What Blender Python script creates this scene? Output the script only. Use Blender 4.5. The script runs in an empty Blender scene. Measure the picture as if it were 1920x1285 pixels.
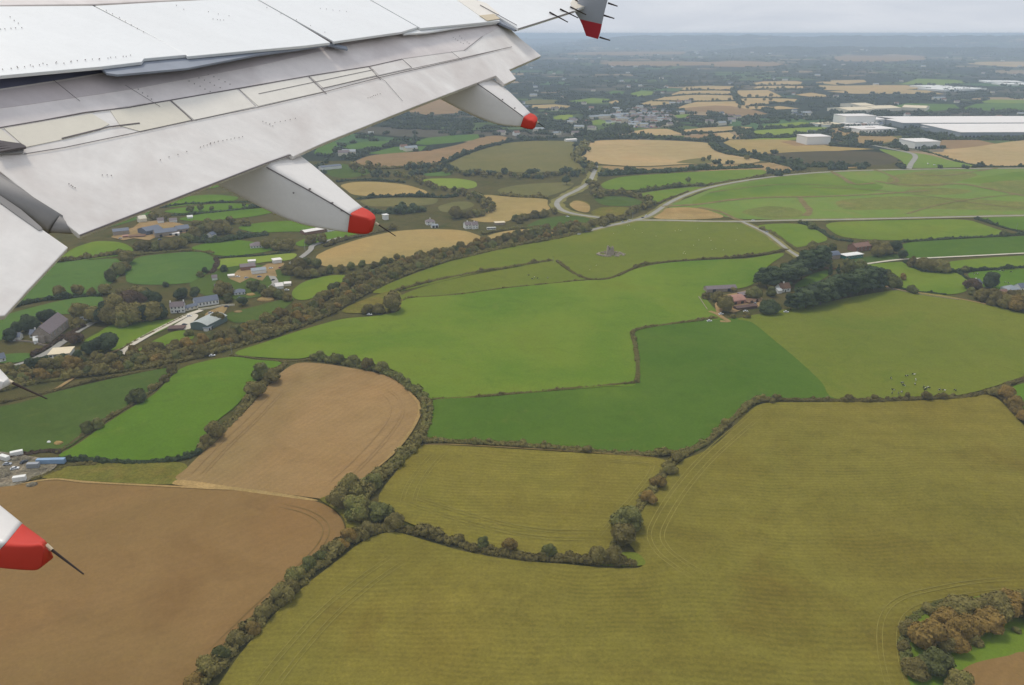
import bpy, bmesh, math, random
import numpy as np
from mathutils import Vector, Matrix
random.seed(11); rng = np.random.default_rng(11)
SC = bpy.context.scene; COL = SC.collection
# ------------------------------------------------------------------ camera, sky, sun, exposure
ALT, FPX, CU, CV = 220.0, 1500.0, 960.0, 642.5
PITCH = math.atan((CV - 63.0) / FPX)
cd = bpy.data.cameras.new('camera'); cam = bpy.data.objects.new('camera', cd); COL.objects.link(cam)
cam.location = (0, 0, ALT); cam.rotation_euler = (math.pi / 2 - PITCH, 0, 0)
cd.sensor_width = 36.0; cd.lens = 36.0 * FPX / 1920.0; cd.clip_start = 0.1; cd.clip_end = 200000.0
SC.camera = cam
SUN_EL, SUN_AZ = math.radians(64), math.radians(-44)          # azimuth from the view heading (+Y), negative = to the left
sl = bpy.data.lights.new('sun', 'SUN'); sl.energy = 1.5; sl.angle = math.radians(11); sl.color = (1.0, 0.93, 0.82)
so = bpy.data.objects.new('sun', sl); COL.objects.link(so)
sdir = Vector((math.sin(SUN_AZ) * math.cos(SUN_EL), math.cos(SUN_AZ) * math.cos(SUN_EL), math.sin(SUN_EL)))
so.rotation_euler = sdir.to_track_quat('Z', 'Y').to_euler(); so.location = (0, 0, 400)
W = bpy.data.worlds.new('World'); SC.world = W; W.use_nodes = True
nt = W.node_tree; nt.nodes.clear()
def N(t, **kw):
    n = nt.nodes.new(t)
    for k, v in kw.items():
        if k.startswith('i_'):
            k2 = k[2:]; k2 = int(k2) if k2.isdigit() else k2.replace('_', ' ')
            n.inputs[k2].default_value = v
        else: setattr(n, k, v)
    return n
def LK(a, b): nt.links.new(a, b)
out = N('ShaderNodeOutputWorld'); bg = N('ShaderNodeBackground', i_Strength=0.085); LK(bg.outputs[0], out.inputs[0])
sky = N('ShaderNodeTexSky', sky_type='NISHITA', sun_disc=False, sun_elevation=SUN_EL, sun_rotation=SUN_AZ, air_density=1.2, dust_density=2.5)
tc = N('ShaderNodeTexCoord'); sp = N('ShaderNodeSeparateXYZ'); LK(tc.outputs['Generated'], sp.inputs[0])
az = N('ShaderNodeMath', operation='ABSOLUTE'); LK(sp.outputs[2], az.inputs[0])
ad = N('ShaderNodeMath', operation='ADD', i_1=0.11); LK(az.outputs[0], ad.inputs[0])
dx = N('ShaderNodeMath', operation='DIVIDE'); LK(sp.outputs[0], dx.inputs[0]); LK(ad.outputs[0], dx.inputs[1])
dy = N('ShaderNodeMath', operation='DIVIDE'); LK(sp.outputs[1], dy.inputs[0]); LK(ad.outputs[0], dy.inputs[1])
cb = N('ShaderNodeCombineXYZ'); LK(dx.outputs[0], cb.inputs[0]); LK(dy.outputs[0], cb.inputs[1])
cn = N('ShaderNodeTexNoise', i_Scale=0.62, i_Detail=7.0, i_Roughness=0.58, i_Distortion=0.5); LK(cb.outputs[0], cn.inputs['Vector'])
cr = N('ShaderNodeValToRGB'); LK(cn.outputs['Fac'], cr.inputs[0])
cr.color_ramp.elements[0].position = 0.33; cr.color_ramp.elements[0].color = (6.7, 7.25, 8.2, 1)
cr.color_ramp.elements[1].position = 0.66; cr.color_ramp.elements[1].color = (8.0, 8.4, 9.15, 1)
mx = N('ShaderNodeMixRGB', i_Fac=0.86); LK(sky.outputs[0], mx.inputs[1]); LK(cr.outputs[0], mx.inputs[2]); LK(mx.outputs[0], bg.inputs[0])
vs = SC.view_settings; vs.view_transform = 'Standard'; vs.look = 'None'; vs.exposure = 0.24; vs.gamma = 1.0; vs.use_curve_mapping = False
SC.render.engine = 'CYCLES'; cy = SC.cycles
cy.use_denoising = True; cy.max_bounces = 5; cy.diffuse_bounces = 2; cy.glossy_bounces = 2; cy.transmission_bounces = 2; cy.volume_bounces = 1; cy.transparent_max_bounces = 4
try: cy.denoiser = 'OPENIMAGEDENOISE'
except Exception: pass
# ------------------------------------------------------------------ geometry helpers
cp, spn = math.cos(PITCH), math.sin(PITCH)
FW, UPV, RT, CAM = Vector((0, cp, -spn)), Vector((0, spn, cp)), Vector((1, 0, 0)), Vector((0, 0, ALT))
def ray(u, v): return FW + RT * ((u - CU) / FPX) + UPV * ((CV - v) / FPX)
def G(u, v, z=0.0):                       # the ground point at a place measured on the photograph
    d = ray(u, max(v, 69.0)); return CAM + d * ((z - ALT) / d.z)
def hit(u, v, p, n):
    d = ray(u, v); return CAM + d * ((p - CAM).dot(n) / d.dot(n))
ORG = {}
def link(name, data, parent=None, origin=None, **props):
    o = bpy.data.objects.new(name, data); COL.objects.link(o)
    if parent is not None: o.parent = parent; ORG[o.name] = ORG[parent.name]
    else:
        origin = Vector(origin if origin is not None else (0, 0, 0)); o.location = origin; ORG[o.name] = origin
    for k, v in props.items():
        if v: o[k] = v
    return o
def mk(name, V, F, mat, parent=None, origin=None, smooth=False, **props):
    V = np.asarray([tuple(p) for p in V] if not isinstance(V, np.ndarray) else V, dtype=np.float64)
    if parent is not None: org = ORG[parent.name]
    else: org = Vector(origin) if origin is not None else Vector((float(V[:, 0].mean()), float(V[:, 1].mean()), float(V[:, 2].min())))
    me = bpy.data.meshes.new(name)
    L = V - np.array(org)
    if isinstance(F, np.ndarray) and F.ndim == 2:
        n = len(F); k = F.shape[1]
        me.vertices.add(len(L)); me.vertices.foreach_set('co', L.astype(np.float32).ravel())
        me.loops.add(n * k); me.loops.foreach_set('vertex_index', F.astype(np.int32).ravel())
        me.polygons.add(n); me.polygons.foreach_set('loop_start', np.arange(0, n * k, k, dtype=np.int32))
        me.update(calc_edges=True); me.validate()
    else:
        me.from_pydata(L.tolist(), [], [tuple(int(i) for i in f) for f in F])
    for m in (mat if isinstance(mat, (list, tuple)) else [mat]): me.materials.append(m)
    if smooth: me.polygons.foreach_set('use_smooth', [True] * len(me.polygons))
    me.update()
    return link(name, me, parent, org, **props)
def thing(name, label, cat, loc, group=None):
    return link(name, None, None, loc, label=label, category=cat, group=group)
def copy_tree(root, loc, rz=0.0, sc=1.0, label=None, group=None, cat=None):
    r = root.copy(); COL.objects.link(r); r.location = loc
    r.rotation_euler = (0, 0, rz); r.scale = (sc, sc, sc) if not isinstance(sc, tuple) else sc
    ORG[r.name] = Vector(loc)
    if label: r['label'] = label
    if cat: r['category'] = cat
    if group: r['group'] = group
    elif 'group' in r: del r['group']
    for ch in root.children:
        c = ch.copy(); COL.objects.link(c); c.parent = r
        for g in ch.children:
            d = g.copy(); COL.objects.link(d); d.parent = c
    return r
def box(x0, x1, y0, y1, z0, z1):
    V = [(x0,y0,z0),(x1,y0,z0),(x1,y1,z0),(x0,y1,z0),(x0,y0,z1),(x1,y0,z1),(x1,y1,z1),(x0,y1,z1)]
    return V, [(0,3,2,1),(4,5,6,7),(0,1,5,4),(1,2,6,5),(2,3,7,6),(3,0,4,7)]
def join(parts):
    V, F = [], []
    for v, f in parts:
        b = len(V); V += [tuple(p) for p in v]; F += [tuple(i + b for i in q) for q in f]
    return V, F
def tube(p0, p1, r0, r1, n=6):
    p0, p1 = Vector(p0), Vector(p1); d = (p1 - p0).normalized(); a = d.orthogonal().normalized(); b = d.cross(a)
    V = [p0 + (a * math.cos(t) + b * math.sin(t)) * r0 for t in [2 * math.pi * i / n for i in range(n)]]
    V += [p1 + (a * math.cos(t) + b * math.sin(t)) * r1 for t in [2 * math.pi * i / n for i in range(n)]]
    F = [(i, (i + 1) % n, n + (i + 1) % n, n + i) for i in range(n)] + [tuple(range(n))[::-1], tuple(range(n, 2 * n))]
    return V, F
# ------------------------------------------------------------------ materials
def lin(c): return tuple(((x / 255 + 0.055) / 1.055) ** 2.4 if x > 10 else x / 255 / 12.92 for x in c)
def K(c, k=1.0): return tuple(min(0.9, x * k) for x in lin(c)) + (1,)
class NT:
    def __init__(s, name):
        s.m = bpy.data.materials.new(name); s.m.use_nodes = True; s.t = s.m.node_tree; s.t.nodes.clear()
        s.out = s.n('ShaderNodeOutputMaterial'); s.b = s.n('ShaderNodeBsdfPrincipled'); s.l(s.b.outputs[0], s.out.inputs[0])
        s.b.inputs['Roughness'].default_value = 0.9; s.b.inputs['Specular IOR Level'].default_value = 0.15
        s.geo = s.n('ShaderNodeNewGeometry'); s.pos = s.geo.outputs['Position']
    def n(s, t, **kw):
        n = s.t.nodes.new(t)
        for k, v in kw.items():
            if k.startswith('i_'):
                k2 = k[2:]; k2 = int(k2) if k2.isdigit() else k2.replace('_', ' ')
                n.inputs[k2].default_value = v
            else: setattr(n, k, v)
        return n
    def l(s, a, b): s.t.links.new(a, b)
    def noise(s, scale, detail=3.0, rough=0.55, vec=None, dist=0.0):
        n = s.n('ShaderNodeTexNoise', i_Scale=scale, i_Detail=detail, i_Roughness=rough, i_Distortion=dist); s.l(vec or s.pos, n.inputs['Vector']); return n.outputs['Fac']
    def ramp(s, fac, stops):
        r = s.n('ShaderNodeValToRGB'); e = r.color_ramp.elements
        while len(e) < len(stops): e.new(0.5)
        for i, (p, c) in enumerate(stops): e[i].position = p; e[i].color = c
        s.l(fac, r.inputs[0]); return r.outputs[0]
    def mix(s, fac, a, b, mode='MIX'):
        m = s.n('ShaderNodeMixRGB', blend_type=mode)
        for i, x in ((0, fac), (1, a), (2, b)):
            if isinstance(x, (int, float)): m.inputs[i].default_value = x
            elif isinstance(x, tuple): m.inputs[i].default_value = x
            else: s.l(x, m.inputs[i])
        return m.outputs[0]
    def math(s, op, a, b=None, c=None):
        m = s.n('ShaderNodeMath', operation=op)
        for i, x in enumerate((a, b, c)):
            if x is None: continue
            if isinstance(x, (int, float)): m.inputs[i].default_value = x
            else: s.l(x, m.inputs[i])
        return m.outputs[0]
    def base(s, c):
        if isinstance(c, tuple): s.b.inputs['Base Color'].default_value = c
        else: s.l(c, s.b.inputs['Base Color'])
    def bump(s, h, strength, dist):
        b = s.n('ShaderNodeBump', i_Strength=strength, i_Distance=dist); s.l(h, b.inputs['Height']); s.l(b.outputs[0], s.b.inputs['Normal'])
def gray(v): return (v, v, v, 1)
def field_mat(name, c1, c2, c3=None, rows=None, big=0.012, speck=0.18, k=0.76):
    """soil, stubble or grass: broad drifts of two or three tones, a fine mottle and, where sown, drill rows (angle, period in m, strength)"""
    s = NT(name)
    f = s.noise(big, 4.0, 0.6, dist=0.6)
    col = s.ramp(f, [(0.32, K(c1, k)), (0.55, K(c2, k)), (0.72, K(c3 or c1, k))])
    drift = s.noise(big * 0.38, 3.0, 0.55, dist=1.2)
    col = s.mix(0.65, col, s.ramp(drift, [(0.34, (0.84, 0.90, 0.86, 1)), (0.52, (1, 1, 1, 1)), (0.68, (1.16, 1.06, 1.02, 1))]), 'MULTIPLY')
    wear = s.ramp(s.noise(0.035, 6.0, 0.7, dist=1.5), [(0.56, gray(0)), (0.72, gray(0.30))])
    col = s.mix(wear, col, K(tuple(0.55 * a + 0.45 * b for a, b in zip(c2, (150, 134, 78))), k))
    damp = s.ramp(s.noise(0.022, 5.0, 0.65, vec=None, dist=2.0), [(0.28, gray(0.30)), (0.42, gray(0))])
    col = s.mix(damp, col, K(tuple(0.8 * a for a in c1), k))
    m = s.noise(0.09, 4.0, 0.65)
    col = s.mix(0.5, col, s.ramp(m, [(0.3, gray(1 - speck)), (0.7, gray(1 + speck))]), 'MULTIPLY')
    f2 = s.noise(0.9, 2.0, 0.7)
    col = s.mix(0.6, col, s.ramp(f2, [(0.3, gray(1 - speck * 1.6)), (0.7, gray(1 + speck * 1.6))]), 'MULTIPLY')
    if rows:
        ang, per, st = rows
        d = s.n('ShaderNodeVectorMath', operation='DOT_PRODUCT'); s.l(s.pos, d.inputs[0]); d.inputs[1].default_value = (-math.sin(ang), math.cos(ang), 0)
        w = s.math('ADD', d.outputs['Value'], s.math('MULTIPLY', s.noise(0.01, 2.0), 26.0))
        sn = s.math('SINE', s.math('MULTIPLY', w, 2 * math.pi / per))
        pn = s.math('SINE', s.math('MULTIPLY', w, 2 * math.pi / (per * 7.3)))
        mv = s.n('ShaderNodeMapping', i_Rotation=(0, 0, -ang), i_Scale=(0.02, 0.55, 1)); s.l(s.pos, mv.inputs[0])
        brk = s.noise(1.0, 3.0, 0.7, vec=mv.outputs[0])
        amp = s.math('MULTIPLY', s.ramp(s.noise(0.02, 3.0), [(0.35, gray(0.25)), (0.65, gray(1.0))]), st)
        v = s.math('MULTIPLY', s.math('ADD', sn, s.math('MULTIPLY', pn, 0.5)), amp)
        v = s.math('ADD', v, s.math('MULTIPLY', s.math('SUBTRACT', brk, 0.5), st * 3.0))
        v = s.math('ADD', v, 1.0)
        cmb = s.n('ShaderNodeCombineXYZ')
        for i in range(3): s.l(v, cmb.inputs[i])
        col = s.mix(1.0, col, cmb.outputs[0], 'MULTIPLY')
    col = s.mix(1.0, col, (1.07, 1.02, 0.85, 1), 'MULTIPLY')
    s.base(col); s.b.inputs['Roughness'].default_value = 1.0; s.b.inputs['Specular IOR Level'].default_value = 0.0
    return s.m
def plain_mat(name, c, rough=0.7, var=0.12, scale=0.6, spec=0.25, k=1.0):
    s = NT(name); f = s.noise(scale, 4.0, 0.6)
    s.base(s.mix(1.0, K(c, k), s.ramp(f, [(0.25, gray(1 - var)), (0.75, gray(1 + var))]), 'MULTIPLY'))
    s.b.inputs['Roughness'].default_value = rough; s.b.inputs['Specular IOR Level'].default_value = spec
    return s.m
def leaf_mat(name, cols, scale=0.35, k=1.0):
    s = NT(name)
    oi = s.n('ShaderNodeObjectInfo')
    a = s.noise(scale, 3.0, 0.6); b = s.noise(0.04, 2.0)
    f = s.math('ADD', s.math('MULTIPLY', a, 0.34), s.math('MULTIPLY', b, 0.40))
    f = s.math('ADD', f, s.math('MULTIPLY', oi.outputs['Random'], 0.32))
    n = len(cols); st = [(0.30 + 0.5 * i / (n - 1), K(c, k)) for i, c in enumerate(cols)]
    col = s.ramp(f, st)
    col = s.mix(0.8, col, s.ramp(s.noise(2.2, 2.0, 0.7), [(0.3, gray(0.86)), (0.7, gray(1.15))]), 'MULTIPLY')
    s.base(col); s.b.inputs['Roughness'].default_value = 0.85; s.b.inputs['Specular IOR Level'].default_value = 0.08
    return s.m
M = {}
M['olive'] = field_mat('stubble_olive', (122,113,52), (131,124,59), (118,106,49), rows=(math.radians(-2), 2.9, 0.085))
M['olive2'] = field_mat('stubble_olive_enclosed', (126,116,54), (134,126,60), (118,114,50), rows=(math.radians(-6), 2.9, 0.09))
M['emerald'] = field_mat('grass_emerald', (82,112,40), (88,116,44), (100,126,48), speck=0.1)
M['bright'] = field_mat('grass_bright', (92,122,40), (98,130,44), (108,134,50), speck=0.1)
M['mid'] = field_mat('grass_mid', (98,128,44), (116,138,52), (114,128,46), speck=0.1, big=0.008)
M['yellowgreen'] = field_mat('grass_yellowing', (110,124,48), (116,126,52), (102,122,44), speck=0.12)
M['dull'] = field_mat('grass_dull', (78,98,46), (86,106,52), (74,98,44), speck=0.12)
M['cool'] = field_mat('grass_cool', (86,116,62), (92,122,62), (84,112,58), speck=0.1)
M['lightgrass'] = field_mat('grass_light', (124,142,74), (118,144,66), (130,140,74), speck=0.12)
M['rough'] = field_mat('grass_rough', (126,116,58), (114,114,54), (136,120,66), speck=0.3, big=0.03)
M['brown'] = field_mat('soil_brown', (151,125,88), (161,135,98), (143,117,82), rows=(math.radians(58), 4.2, 0.04), speck=0.1)
M['brown2'] = field_mat('soil_brown_near', (141,112,75), (147,119,81), (133,105,69), rows=(math.radians(38), 5.0, 0.02), speck=0.08)
M['pinkbrown'] = field_mat('soil_pinkish', (150,124,98), (158,132,104), (144,120,94), speck=0.1)
M['darksoil'] = field_mat('soil_dark', (86,80,66), (92,86,70), (84,76,62), speck=0.1)
M['tan'] = field_mat('stubble_tan', (184,159,120), (190,167,129), (176,151,112), rows=(math.radians(8), 6.0, 0.04), speck=0.1)
M['straw'] = field_mat('stubble_straw', (168,147,100), (175,154,107), (158,142,95), rows=(math.radians(15), 5.0, 0.05), speck=0.12)
M['olivegreen'] = field_mat('stubble_greening', (116,114,74), (122,118,78), (108,110,70), rows=(math.radians(50), 7.0, 0.03), speck=0.12)
M['lime'] = field_mat('grass_lime', (128,148,62), (136,154,70), (122,142,60), speck=0.1)
M['lightrough'] = field_mat('pasture_tussocky', (128,134,74), (120,128,66), (140,134,82), speck=0.3, big=0.025)
M['scrub'] = field_mat('ground_scrub', (84,86,52), (96,90,58), (74,80,46), speck=0.3, big=0.03)
M['yard'] = field_mat('yard_rubble', (150,142,130), (120,114,104), (176,168,156), speck=0.5, big=0.12)
M['dirt'] = field_mat('dirt_track', (156,132,98), (168,144,108), (140,120,90), speck=0.2, big=0.05)
M['sandy'] = field_mat('bare_sand', (180,156,112), (170,144,100), (160,138,94), speck=0.2, big=0.03)
M['asphalt'] = plain_mat('asphalt', (146,142,132), 0.9, 0.15, 0.05)
M['concrete'] = plain_mat('concrete_lane', (196,186,166), 0.9, 0.1, 0.2)
M['track'] = plain_mat('wheel_track', (134,124,62), 1.0, 0.25, 0.25, 0.0)
M['track2'] = plain_mat('wheel_track_soil', (150,122,82), 1.0, 0.25, 0.25, 0.0)
M['track3'] = plain_mat('worn_headland', (118,100,58), 1.0, 0.3, 0.1, 0.0)
M['ditch'] = plain_mat('ditch_scrub', (122,108,70), 1.0, 0.3, 0.1, 0.0)
M['verge'] = plain_mat('grass_verge', (122,116,66), 1.0, 0.3, 0.1, 0.0)
M['white'] = plain_mat('render_white', (226,224,216), 0.6, 0.05)
M['cream'] = plain_mat('render_cream', (222,212,188), 0.7, 0.06)
M['slate'] = plain_mat('roof_slate', (98,104,116), 0.6, 0.12, 1.2)
M['tileroof'] = plain_mat('roof_tile', (128,98,84), 0.8, 0.15, 1.2)
M['greyroof'] = plain_mat('roof_grey_sheet', (140,146,150), 0.5, 0.1, 0.5)
M['paleroof'] = plain_mat('roof_pale_sheet', (232,224,215), 0.5, 0.05, 0.05)
M['creamroof'] = plain_mat('roof_cream_felt', (216,200,168), 0.7, 0.06, 0.3)
M['greenwall'] = plain_mat('cladding_green', (98,112,106), 0.5, 0.08, 0.5)
M['greensheet'] = plain_mat('roof_green_sheet', (166,170,162), 0.45, 0.1, 0.5)
M['stone'] = plain_mat('wall_stone', (154,140,124), 0.9, 0.22, 0.7)
M['stoneroof'] = plain_mat('roof_stone_slate', (122,110,110), 0.85, 0.15, 0.8)
M['brickwall'] = plain_mat('wall_brick', (136,100,80), 0.9, 0.15, 1.0)
M['redroof'] = plain_mat('roof_red_sheet', (160,118,102), 0.7, 0.18, 0.5)
M['thatch'] = plain_mat('roof_brown_thatch', (120,92,72), 0.95, 0.2, 1.0)
M['glass'] = plain_mat('window_dark', (44,50,58), 0.15, 0.1, 1.0, 0.6)
M['darkdoor'] = plain_mat('door_dark', (52,48,46), 0.6, 0.1, 1.0)
M['trunk'] = plain_mat('bark', (92,80,66), 0.95, 0.25, 1.0, 0.05)
M['steel'] = plain_mat('steel_grey', (150,152,154), 0.45, 0.08, 0.5)
M['teal'] = plain_mat('paint_teal', (46,120,104), 0.5, 0.06, 0.5)
M['rust'] = plain_mat('brown_sheeting', (96,74,66), 0.8, 0.2, 0.5)
M['blackrubber'] = plain_mat('rubber_black', (30,30,32), 0.8, 0.1, 1.0)
for n_, c_ in (('white', (228,228,226)), ('blue', (70,90,140)), ('silver', (168,172,176)), ('red', (160,52,44)), ('dark', (54,58,66))):
    M['car_' + n_] = plain_mat('car_paint_' + n_, c_, 0.3, 0.02, 1.0, 0.5)
M['leaf_brown'] = leaf_mat('leaves_olive_brown', [(96,86,50), (112,102,59), (126,116,66), (116,118,62)])
M['leaf_green'] = leaf_mat('leaves_green', [(78,80,46), (98,100,56), (116,114,64), (108,118,62)])
M['leaf_dark'] = leaf_mat('leaves_dark_green', [(58,64,46), (72,82,54), (86,94,60)])
M['leaf_pine'] = leaf_mat('needles_dark', [(56,64,42), (70,82,52), (88,98,62)])
M['leaf_autumn'] = leaf_mat('leaves_autumn', [(102,88,48), (122,102,54), (142,116,62), (122,112,58)])
M['leaf_purple'] = leaf_mat('leaves_maroon', [(80,64,50), (98,80,62), (110,92,70)])
M['leaf_far'] = leaf_mat('leaves_far', [(54,63,48), (68,77,56), (84,90,66)], 0.06)
M['stuffgrass'] = plain_mat('grass_tuft', (96,116,48), 1.0, 0.3, 0.5, 0.0)
# ------------------------------------------------------------------ far patchwork material, ground, hills, haze
def far_mat():
    s = NT('far_patchwork')
    wob = s.n('ShaderNodeTexNoise', i_Scale=0.004, i_Detail=2.0); s.l(s.pos, wob.inputs['Vector'])
    ad = s.n('ShaderNodeVectorMath', operation='MULTIPLY_ADD'); s.l(wob.outputs['Color'], ad.inputs[0]); ad.inputs[1].default_value = (90, 90, 0); s.l(s.pos, ad.inputs[2])
    mp = s.n('ShaderNodeMapping', i_Rotation=(0, 0, 0.3), i_Scale=(1 / 330, 1 / 230, 0)); s.l(ad.outputs[0], mp.inputs[0])
    v = s.n('ShaderNodeTexVoronoi', feature='F1', i_Scale=1.0, i_Randomness=0.8); s.l(mp.outputs[0], v.inputs['Vector'])
    e = s.n('ShaderNodeTexVoronoi', feature='DISTANCE_TO_EDGE', i_Scale=1.0, i_Randomness=0.8); s.l(mp.outputs[0], e.inputs['Vector'])
    sep = s.n('ShaderNodeSeparateColor'); s.l(v.outputs['Color'], sep.inputs[0])
    r = s.ramp(sep.outputs[0], [(0.0, K((52,58,48))), (0.34, K((60,66,52))), (0.35, K((80,94,56))), (0.54, K((74,98,62))), (0.66, K((98,106,64))), (0.67, K((146,126,98))), (0.82, K((172,148,114))), (0.83, K((84,80,68)))])
    [setattr(n.color_ramp, 'interpolation', 'CONSTANT') for n in s.t.nodes if n.type == 'VALTORGB']
    r = s.mix(0.5, r, s.ramp(s.noise(0.03, 4.0), [(0.3, gray(0.75)), (0.7, gray(1.25))]), 'MULTIPLY')
    wd = s.noise(0.0011, 4.0, 0.6)
    wm = s.ramp(wd, [(0.50, gray(0)), (0.56, gray(1))])
    r = s.mix(wm, r, K((46,52,44)))
    em = s.ramp(e.outputs['Distance'], [(0.03, gray(1)), (0.055, gray(0))])
    r = s.mix(em, r, K((42,48,38)))
    s.base(r); s.b.inputs['Roughness'].default_value = 1.0; s.b.inputs['Specular IOR Level'].default_value = 0
    return s.m
M['far'] = far_mat()
cuts = [-70000, -40000, -22000, -12000, -7000, -4000, -2500, -1500, -800, 0, 800, 1500, 2500, 4000, 7000, 12000, 22000, 40000, 70000]
Vg = [(x, y, 0.0) for y in cuts for x in cuts]; nc = len(cuts)
Fg, gm = [], []
for j in range(nc - 1):
    for i in range(nc - 1):
        Fg.append((j*nc+i, j*nc+i+1, (j+1)*nc+i+1, (j+1)*nc+i))
        near = -800 <= cuts[i] < 1500 and -1500 <= cuts[j] < 1500
        gm.append(0 if near else 1)
g = mk('ground', Vg, Fg, [M['scrub'], M['far']], origin=(0, 0, 0), kind='structure', label='rough hedge bottoms and far patchwork countryside', category='ground')
g.data.polygons.foreach_set('material_index', gm)
from mathutils import noise as mn
HILLS = []
def hill_z(H, r, a):
    r0, r1, a0, a1, hmax, seed = H
    if not (r0 < r < r1 and a0 < a < a1): return 0.0
    j, t = (r - r0) / (r1 - r0), (a - a0) / (a1 - a0); i = t * 160
    env = math.sin(math.pi * j) ** 1.5 * min(1, t / 0.12) * min(1, (1 - t) / 0.05)
    h = hmax * env * (0.86 + 0.20 * mn.noise((i * 0.09, seed, 0.0)) + 0.09 * mn.noise((i * 0.42, seed + 5.0, j * 4.2)))
    return min(201.0, max(0.0, h))
def land_z(x, y):
    r, a = math.hypot(x, y), math.atan2(x, y); return max([hill_z(H, r, a) for H in HILLS] + [0.0])
def hills(name, r0, r1, a0, a1, hmax, seed, label):
    nr, na = 14, 160; V = []; H = (r0, r1, a0, a1, hmax, seed); HILLS.append(H)
    for j in range(nr + 1):
        r = r0 + (r1 - r0) * j / nr
        for i in range(na + 1):
            a = a0 + (a1 - a0) * i / na
            V.append((r * math.sin(a), r * math.cos(a), -0.5 + hill_z(H, r, a)))
    F = [(j*(na+1)+i, j*(na+1)+i+1, (j+1)*(na+1)+i+1, (j+1)*(na+1)+i) for j in range(nr) for i in range(na)]
    return mk(name, V, F, M['far'], origin=(0, 0, 0), smooth=True, kind='structure', label=label, category='hill')
hills('hills', 13500, 19500, math.radians(2.0), math.radians(46), 196, 3.0, 'long low blue hills along the horizon at the right')
hills('hills', 9800, 12500, math.radians(13), math.radians(40), 62, 8.0, 'lower wooded rise in front of the horizon hills')
hills('hills', 22000, 27000, math.radians(-14), math.radians(12), 96, 5.0, 'faint grey rise beyond the wing on the horizon')
hm = bpy.data.materials.new('haze'); hm.use_nodes = True; t_ = hm.node_tree; t_.nodes.clear()
ho = t_.nodes.new('ShaderNodeOutputMaterial'); hv = t_.nodes.new('ShaderNodeVolumePrincipled')
hv.inputs['Color'].default_value = (0.71, 0.84, 1.0, 1); hv.inputs['Density'].default_value = 0.000115; hv.inputs['Anisotropy'].default_value = 0.0
t_.links.new(hv.outputs[0], ho.inputs['Volume'])
V, F = box(-72000, 72000, -72000, 72000, -1.0, 227.0)
mk('haze', V, F, hm, origin=(0, 0, 0), kind='stuff', label='pale blue haze over the countryside', category='haze')
# ------------------------------------------------------------------ foliage helpers
def ico(sub):
    bm = bmesh.new(); bmesh.ops.create_icosphere(bm, subdivisions=sub, radius=1.0)
    V = np.array([v.co[:] for v in bm.verts]); F = np.array([[v.index for v in f.verts] for f in bm.faces]); bm.free(); return V, F
ICO = {1: ico(1), 2: ico(2)}
def clump(sub, nleaf, leaf, seed):
    r = np.random.default_rng(seed); V, F = ICO[sub]; V = V * (0.80 + 0.18 * r.random((len(V), 1)))
    vs, fs = [V], [F]; b = len(V)
    for _ in range(nleaf):
        d = r.normal(size=3); d[2] = abs(d[2]) * 1.1 - 0.35; d /= np.linalg.norm(d)
        n = d + r.normal(size=3) * 0.42; n /= np.linalg.norm(n)
        a = np.cross(n, r.normal(size=3)); a /= np.linalg.norm(a); c = np.cross(n, a)
        p = d * (0.84 + 0.22 * r.random()); s = leaf * (0.6 + 0.8 * r.random())
        vs.append(np.array([p - a*s - c*s*0.7, p + a*s - c*s*0.6, p + a*s*0.8 + c*s, p - a*s*0.9 + c*s*0.8])); fs.append(np.array([[b, b+1, b+2], [b, b+2, b+3]])); b += 4
    return np.vstack(vs), np.vstack(fs)
HI = [clump(2, 230, 0.11, 100 + i) for i in range(6)]
MID = [clump(1, 64, 0.19, 200 + i) for i in range(6)]
LOW = [clump(1, 10, 0.42, 300 + i) for i in range(6)]
def scatter(tpls, P, R, Z=None):
    """joins clumps at points P (n,3) with radii R (n,) and vertical stretch Z (n,) into one vertex / face array"""
    vs, fs, b = [], [], 0
    Z = np.ones(len(P)) if Z is None else Z
    for i in range(len(P)):
        V, F = tpls[int(rng.integers(len(tpls)))]; a = rng.random() * 6.283; c, s = math.cos(a), math.sin(a)
        Q = np.empty_like(V); Q[:, 0] = (V[:, 0]*c - V[:, 1]*s) * R[i]; Q[:, 1] = (V[:, 0]*s + V[:, 1]*c) * R[i]; Q[:, 2] = V[:, 2] * R[i] * Z[i]
        vs.append(Q + P[i]); fs.append(F + b); b += len(V)
    return np.vstack(vs), np.vstack(fs)
def poly_pts(pts): return [G(u, v) for u, v in pts]
def catmull(P, sub=4, closed=False):
    n = len(P); out = []
    rngi = range(n) if closed else range(n - 1)
    for i in rngi:
        if closed: p0, p1, p2, p3 = P[i-1], P[i], P[(i+1) % n], P[(i+2) % n]
        else: p0, p1, p2, p3 = P[max(i-1, 0)], P[i], P[i+1], P[min(i+2, n-1)]
        for k in range(sub):
            t = k / sub; t2, t3 = t*t, t*t*t
            out.append(0.5 * ((2*p1) + (p2-p0)*t + (2*p0-5*p1+4*p2-p3)*t2 + (3*p1-p0-3*p2+p3)*t3))
    if not closed: out.append(P[-1])
    return out
def resample(P, step):
    out = [P[0].copy()]; acc = 0.0
    for a, b in zip(P, P[1:]):
        L = (b - a).length; t = step - acc
        while t < L: out.append(a + (b - a) * (t / L)); t += step
        acc = (acc + L) % step if L > 0 else acc
    return out
HEDGES = []
def chaikin(P, it=2, k=0.2):
    for _ in range(it):
        Q = []
        for i in range(len(P)): a, b = P[i], P[(i+1) % len(P)]; Q += [a + (b-a)*k, a + (b-a)*(1-k)]
        P = Q
    return P
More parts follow.
